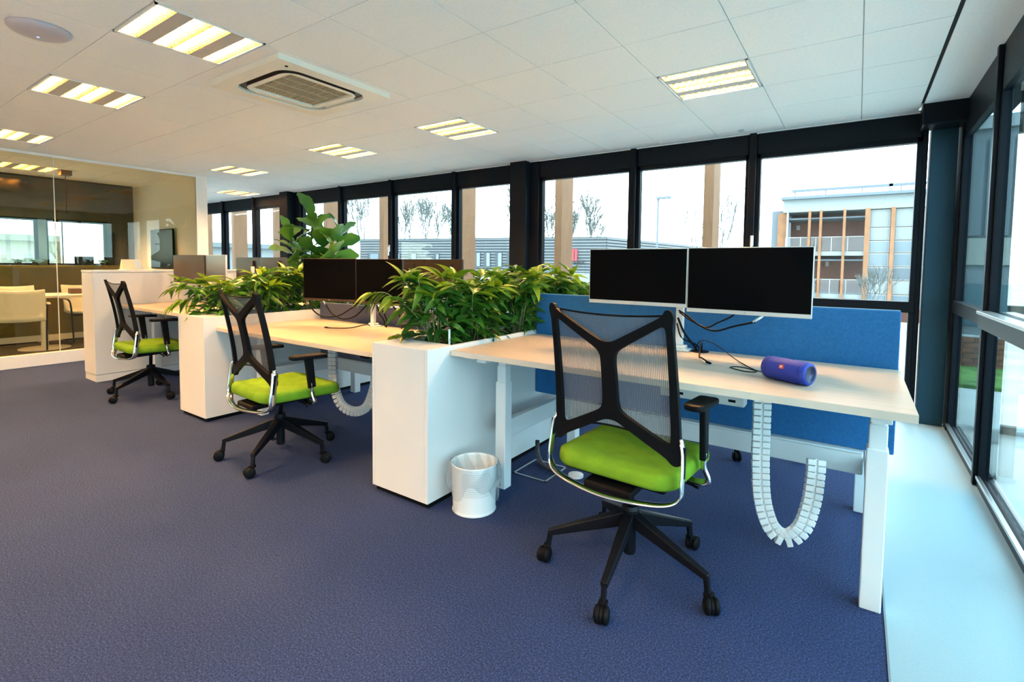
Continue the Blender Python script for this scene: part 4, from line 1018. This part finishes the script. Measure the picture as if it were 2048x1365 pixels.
for k in range(n):
    z0 = .66+k*(3.78-.66)/n; z1 = z0+(3.78-.66)/n-.085
    wallbox(MB(), B, A, z0, z1, .08).build('siding_slat', CLAD, ob); wallbox(MB(), A, Cc, z0, z1, .08).build('siding_slat', CLAD, ob)
wallbox(MB(), B, A, 3.76, 3.84, .2).build('roof_edge', CLAD2, ob)
dAB = (A-B).normalized(); nAB = Vector((dAB.y, -dAB.x, 0));
if nAB.dot(-A) < 0: nAB = -nAB
def on_AB(sl):   # point on the front face seen at slope X/Y
    t_ = (B.x - sl*B.y)/(sl*(A.y-B.y)-(A.x-B.x)); return B+(A-B)*t_
def window_far(s0, s1, z0, z1):
    P, Q = on_AB(s0), on_AB(s1)
    w = wallbox(MB(), P, Q, z0, z1, .05, .09).build('window', mat('dark_far_frame', (.05,.06,.07), .6), ob)
    d_ = (Q-P).normalized(); wallbox(MB(), P+d_*.30, Q-d_*.06, z0+.08, z1-.08, .04, .13).build('pane', WINP, w)
import math as _m
for s0 in (-.8056, -.7745, -.7385, -.7035): window_far(s0, s0+.021, 1.02, 2.42)
for s0, s1 in ((-1.215,-1.165),(-1.12,-1.075),(-.945,-.925),(-1.04,-1.01)): window_far(s0, s1, .7, 2.3)
P = on_AB(-.5195); ang = math.atan2(dAB.y, dAB.x)
REDS = mat('sign_red', (.55, .04, .05), .6); DKS = mat('sign_dark', (.03,.03,.035), .6)
sg = wallbox(MB(), P-dAB*.35, P+dAB*.35, 1.95, 1.99, .05, .10).build('sign', CLAD, ob)
t1 = text_mesh('ll', 1.35, REDS, .05, .05); o = link_mesh('sign_letters', t1, sg, (P+nAB*.25-Vector(ob.location)+Vector((0,0,2.10))), (PI/2, 0, ang)); o.location.z = 2.12-ZG
Q = on_AB(-.5085)
t2 = text_mesh('lers', .62, DKS, .04, .02); o = link_mesh('sign_letters', t2, sg, (Q+nAB*.25-Vector(ob.location)), (PI/2, 0, ang)); o.location.z = 1.62-ZG

# apartment building
ap = thing('apartment_building', 'apartment building with timber posts, balconies and red brown walls', 'building', (0, 42, ZG))
YA = 42.0
def ax(sl): return sl*YA
def az(k): return 1.25+k*YA
PALE = mat('pale_fascia', (.25, .27, .27), .6); REDW = mat('red_render', (.20, .085, .065), .85, noise=(.8, .15)); GREYW = mat('blue_grey_wall', (.13, .155, .18), .8)
TIM2 = mat('orange_timber', (.25, .105, .042), .7, noise=(2, .15)); RAIL = mat('rail_white', (.32,.33,.33), .5)
XL, XRt = ax(-.1304), 9.5
MB().box(XL, ax(-.112), YA+.5, YA+9, ZG, az(.101)).build('side_wall', GREYW, ap)
MB().box(ax(-.1199), ax(-.1066), YA+.1, YA+.5, ZG, az(.096)).build('timber_panel', TIM2, ap)
MB().box(ax(-.1066), XRt, YA+3.2, YA+3.6, ZG, az(.10)).build('recessed_wall', REDW, ap)
MB().box(ax(-.111), XRt, YA-.3, YA+6, az(.096), az(.117)).build('fascia', PALE, ap)
MB().box(ax(-.1135), XRt, YA-.8, YA+7, az(.117), az(.1215)).build('roof_slab', GREYW, ap)
MB().box(ax(-.0989), XRt, YA-.2, YA-.05, az(.1305), az(.1345)).build('roof_rail', GREYW, ap)
for s_ in (-.095, -.05, 0, .05): MB().box(ax(s_), ax(s_)+.06, YA-.2, YA-.1, az(.1215), az(.131)).build('rail_post', GREYW, ap)
MB().box(ax(.0355), ax(.0405), YA-.2, YA+.2, az(.118), az(.138)).build('chimney_pipe', PALE, ap)
for k, zc_ in enumerate((.0255, -.0455, -.115)):
    MB().box(ax(-.1066), ax(.012), YA-.2, YA+3.3, az(zc_)-.18, az(zc_)+.12).build('balcony_slab', PALE, ap)
    rl = MB().box(ax(-.1066), ax(.008), YA-.15, YA-.10, az(zc_)+1.10, az(zc_)+1.16).build('balcony_rail', RAIL, ap)
    for q in range(6): MB().box(ax(-.1066+.0226*q), ax(-.1066+.0226*q)+.05, YA-.15, YA-.1, az(zc_)+.1, az(zc_)+1.12).build('baluster', RAIL, rl)
    MB().box(ax(-.1066), ax(.008), YA-.13, YA-.12, az(zc_)+.15, az(zc_)+1.08).build('balcony_glass', GLASS, ap)
    MB().box(ax(-.1066), ax(.01), YA+.1, YA+3.2, az(zc_)+2.45, az(zc_)+2.55).build('balcony_soffit', GREYW, ap)
for s_ in (-.1055,): MB().box(ax(s_), ax(s_)+.12, YA-.25, YA+.0, ZG, az(.096)).build('post', RAIL, ap)
for s_ in (-.0725, -.0562, -.023): MB().box(ax(s_), ax(s_)+.16, YA-.5, YA-.25, ZG, az(.097)).build('timber_post', TIM2, ap)
for s_, w_ in ((.0065, .28), (.0400, .22), (.0735, .2)): MB().box(ax(s_), ax(s_)+w_, YA-.5, YA-.15, ZG, az(.097)).build('timber_post', TIM2, ap)
for xa, xb in ((.013, .0395), (.045, .0725), (.078, .11)):
    for za, zb_, m_ in ((.067, .095, PALE), (.046, .066, PALE), (.026, .045, WINP), (.004, .025, WINP), (-.018, .003, GREYW), (-.04, -.019, PALE), (-.062, -.041, WINP)):
        w = MB().box(ax(xa), ax(xb), YA-.05, YA+.2, az(za), az(zb_)).build('window', RAIL, ap)
        MB().box(ax(xa)+.07, ax(xb)-.07, YA-.08, YA-.04, az(za)+.07, az(zb_)-.07).build('pane', m_, w)
for k, (s_, z_) in enumerate(((-.094, .075), (-.046, .0085))): MB().box(ax(s_)-.12, ax(s_)+.12, YA+2.9, YA+3.2, az(z_)-.2, az(z_)+.15).build('wall_lamp', RAIL, ap)

# grey building beyond the terrace
gb = thing('panel_building', 'grey panelled building seen through the tinted side glass', 'building', (4, 15, -.1))
MB().box(1.66, 9, 14.0, 19, -.1, 4.1).build('body', mat('panel_grey', (.17,.19,.20), .7), gb)
MB().box(1.60, 9, 13.85, 19, 4.1, 4.35).build('roof_edge', mat('panel_light', (.24,.26,.27), .7), gb)
for k in range(10): MB().box(1.68+.42*k, 1.68+.42*k+.36, 13.94, 14.0, 1.95, 3.9).build('facade_panel', mat('panel_mid', (.13,.15,.165), .7), gb)
MB().box(1.66, 9, 13.92, 14.0, 1.35, 1.9).build('light_band', mat('band_light', (.28,.28,.25), .7), gb)
for k in range(8): w = MB().box(1.75+.6*k, 2.25+.6*k, 13.93, 14.0, .1, .95).build('window', mat('teal_glass', (.05,.10,.12), .2), gb)

# distant house to the west, seen through the meeting room windows
hb = thing('distant_house', 'pale low house seen through the meeting room back windows', 'building', (-40, 14, ZG))
MB().box(-48, -40, 7, 30, ZG, 2.35).build('wall', mat('pale_house', (.20,.22,.23), .8), hb)
MB().box(-48.5, -39.5, 6.5, 30.5, 2.35, 2.7).build('roof', mat('roof_grey', (.12,.14,.15), .7), hb)
for k in range(5): MB().box(-40.02, -39.95, 8+3.6*k, 9.8+3.6*k, .2, 1.6).build('window', WINP, hb)

# bare trees
def tree(x, y, h, label, seed, m, depth=5, spread=.5, r0=.10, z0=ZG, trunk=.32, rmin=.035):
    t = thing('bare_tree', label, 'tree', (x, y, z0)); rnd = random.Random(seed); mb = MB(); tk = MB()
    def grow(p, d_, L, r, lv):
        q = p+d_*L; mid = p.lerp(q, .5)+Vector((rnd.uniform(-1,1), rnd.uniform(-1,1), 0))*L*.05
        (tk if lv == depth else mb).tube([p, mid, q], [r, r*.85, r*.7], 4 if lv < depth else 7, cap=False)
        if lv == 0: return
        for k in range(3 if lv > 1 else 2 + (rnd.random() < .5)):
            a = rnd.uniform(0, 2*PI); e = rnd.uniform(.35, 1)*spread
            o_ = d_.orthogonal().normalized(); o_.rotate(Matrix.Rotation(a, 3, d_))
            nd = (d_*math.cos(e)+o_*math.sin(e)); nd.z += .34; nd.normalize()
            grow(p.lerp(q, rnd.uniform(.6, 1)), nd, L*rnd.uniform(.62, .82), max(r*.60, rmin), lv-1)
    grow(Vector((0,0,0)), Vector((0,0,1)), h*trunk, r0, depth)
    tk.build('trunk', m, t, rel=False); tag(mb.build('branches', m, t, rel=False), kind='stuff')
BARK = mat('pale_bark', (.10, .11, .105), .9); BARK2 = mat('mid_bark', (.09, .085, .07), .9)
tree(-4.35, 19.0, 9.0, 'slender bare tree behind the near screens', 3, BARK, 4, .34, .05, rmin=.010)
tree(-.02+.35, 33.0, 6.6, 'bare spreading tree in front of the apartment balconies', 5, BARK, 5, .62, .06, trunk=.26, rmin=.014)
for k, (px_, Y_, h_, s_) in enumerate(((-1.235, 46, 15, 21), (-.985, 50, 13, 22), (-.70, 52, 13.5, 23), (-.60, 60, 12, 24), (-.49, 58, 11.5, 25), (-.88, 60, 13, 26), (-1.06, 58, 14, 27), (-.53, 64, 12, 28))):
    tree(px_*Y_, Y_, h_*1.3, 'bare tree behind the grey office block, ' + ['leftmost beside the fig plant','second from the left','behind the window with four narrow panes','right of the dark wall column','small one above the red sign','between the two timber posts','just left of a window handle','above the sign end of the roof'][k], s_, BARK, 5, .5, .13)
tree(-24, 6.2, 7.2, 'bushy bare tree outside the meeting room window', 31, BARK2, 6, .55, .10, trunk=.28)
lp = thing('street_lamp', 'tall slim street lamp outside between the windows', 'street lamp', (-.335*30, 30, ZG))
MB().tube([(-.335*30,30,ZG),(-.335*30,30,5.3)], .06, 8).build('pole', GREYW, lp)
MB().box(-.335*30-.1,-.335*30+.75,29.85,30.15,5.3,5.42).build('lamp_head', GREYW, lp)
cr_ = thing('parked_car', 'red parked car far below the corner window', 'car', (.085*30, 30, ZG))
MB().box(2.2,6.2,29.2,30.9,ZG+.3,ZG+.85).build('body', mat('car_red',(.25,.03,.02),.3), cr_, bevel=.12, seg=3)
MB().box(2.9,5.3,29.35,30.75,ZG+.85,ZG+1.4).build('cabin', WINP, cr_, bevel=.2, seg=3)
for xx in (3.0, 5.4):
    for yy_ in (29.2, 30.9): MB().lathe([(0,-.09),(.3,-.09),(.3,.09),(0,.09)], (xx,yy_,ZG+.3), 20, axis='Y').build('wheel', BLACK, cr_)
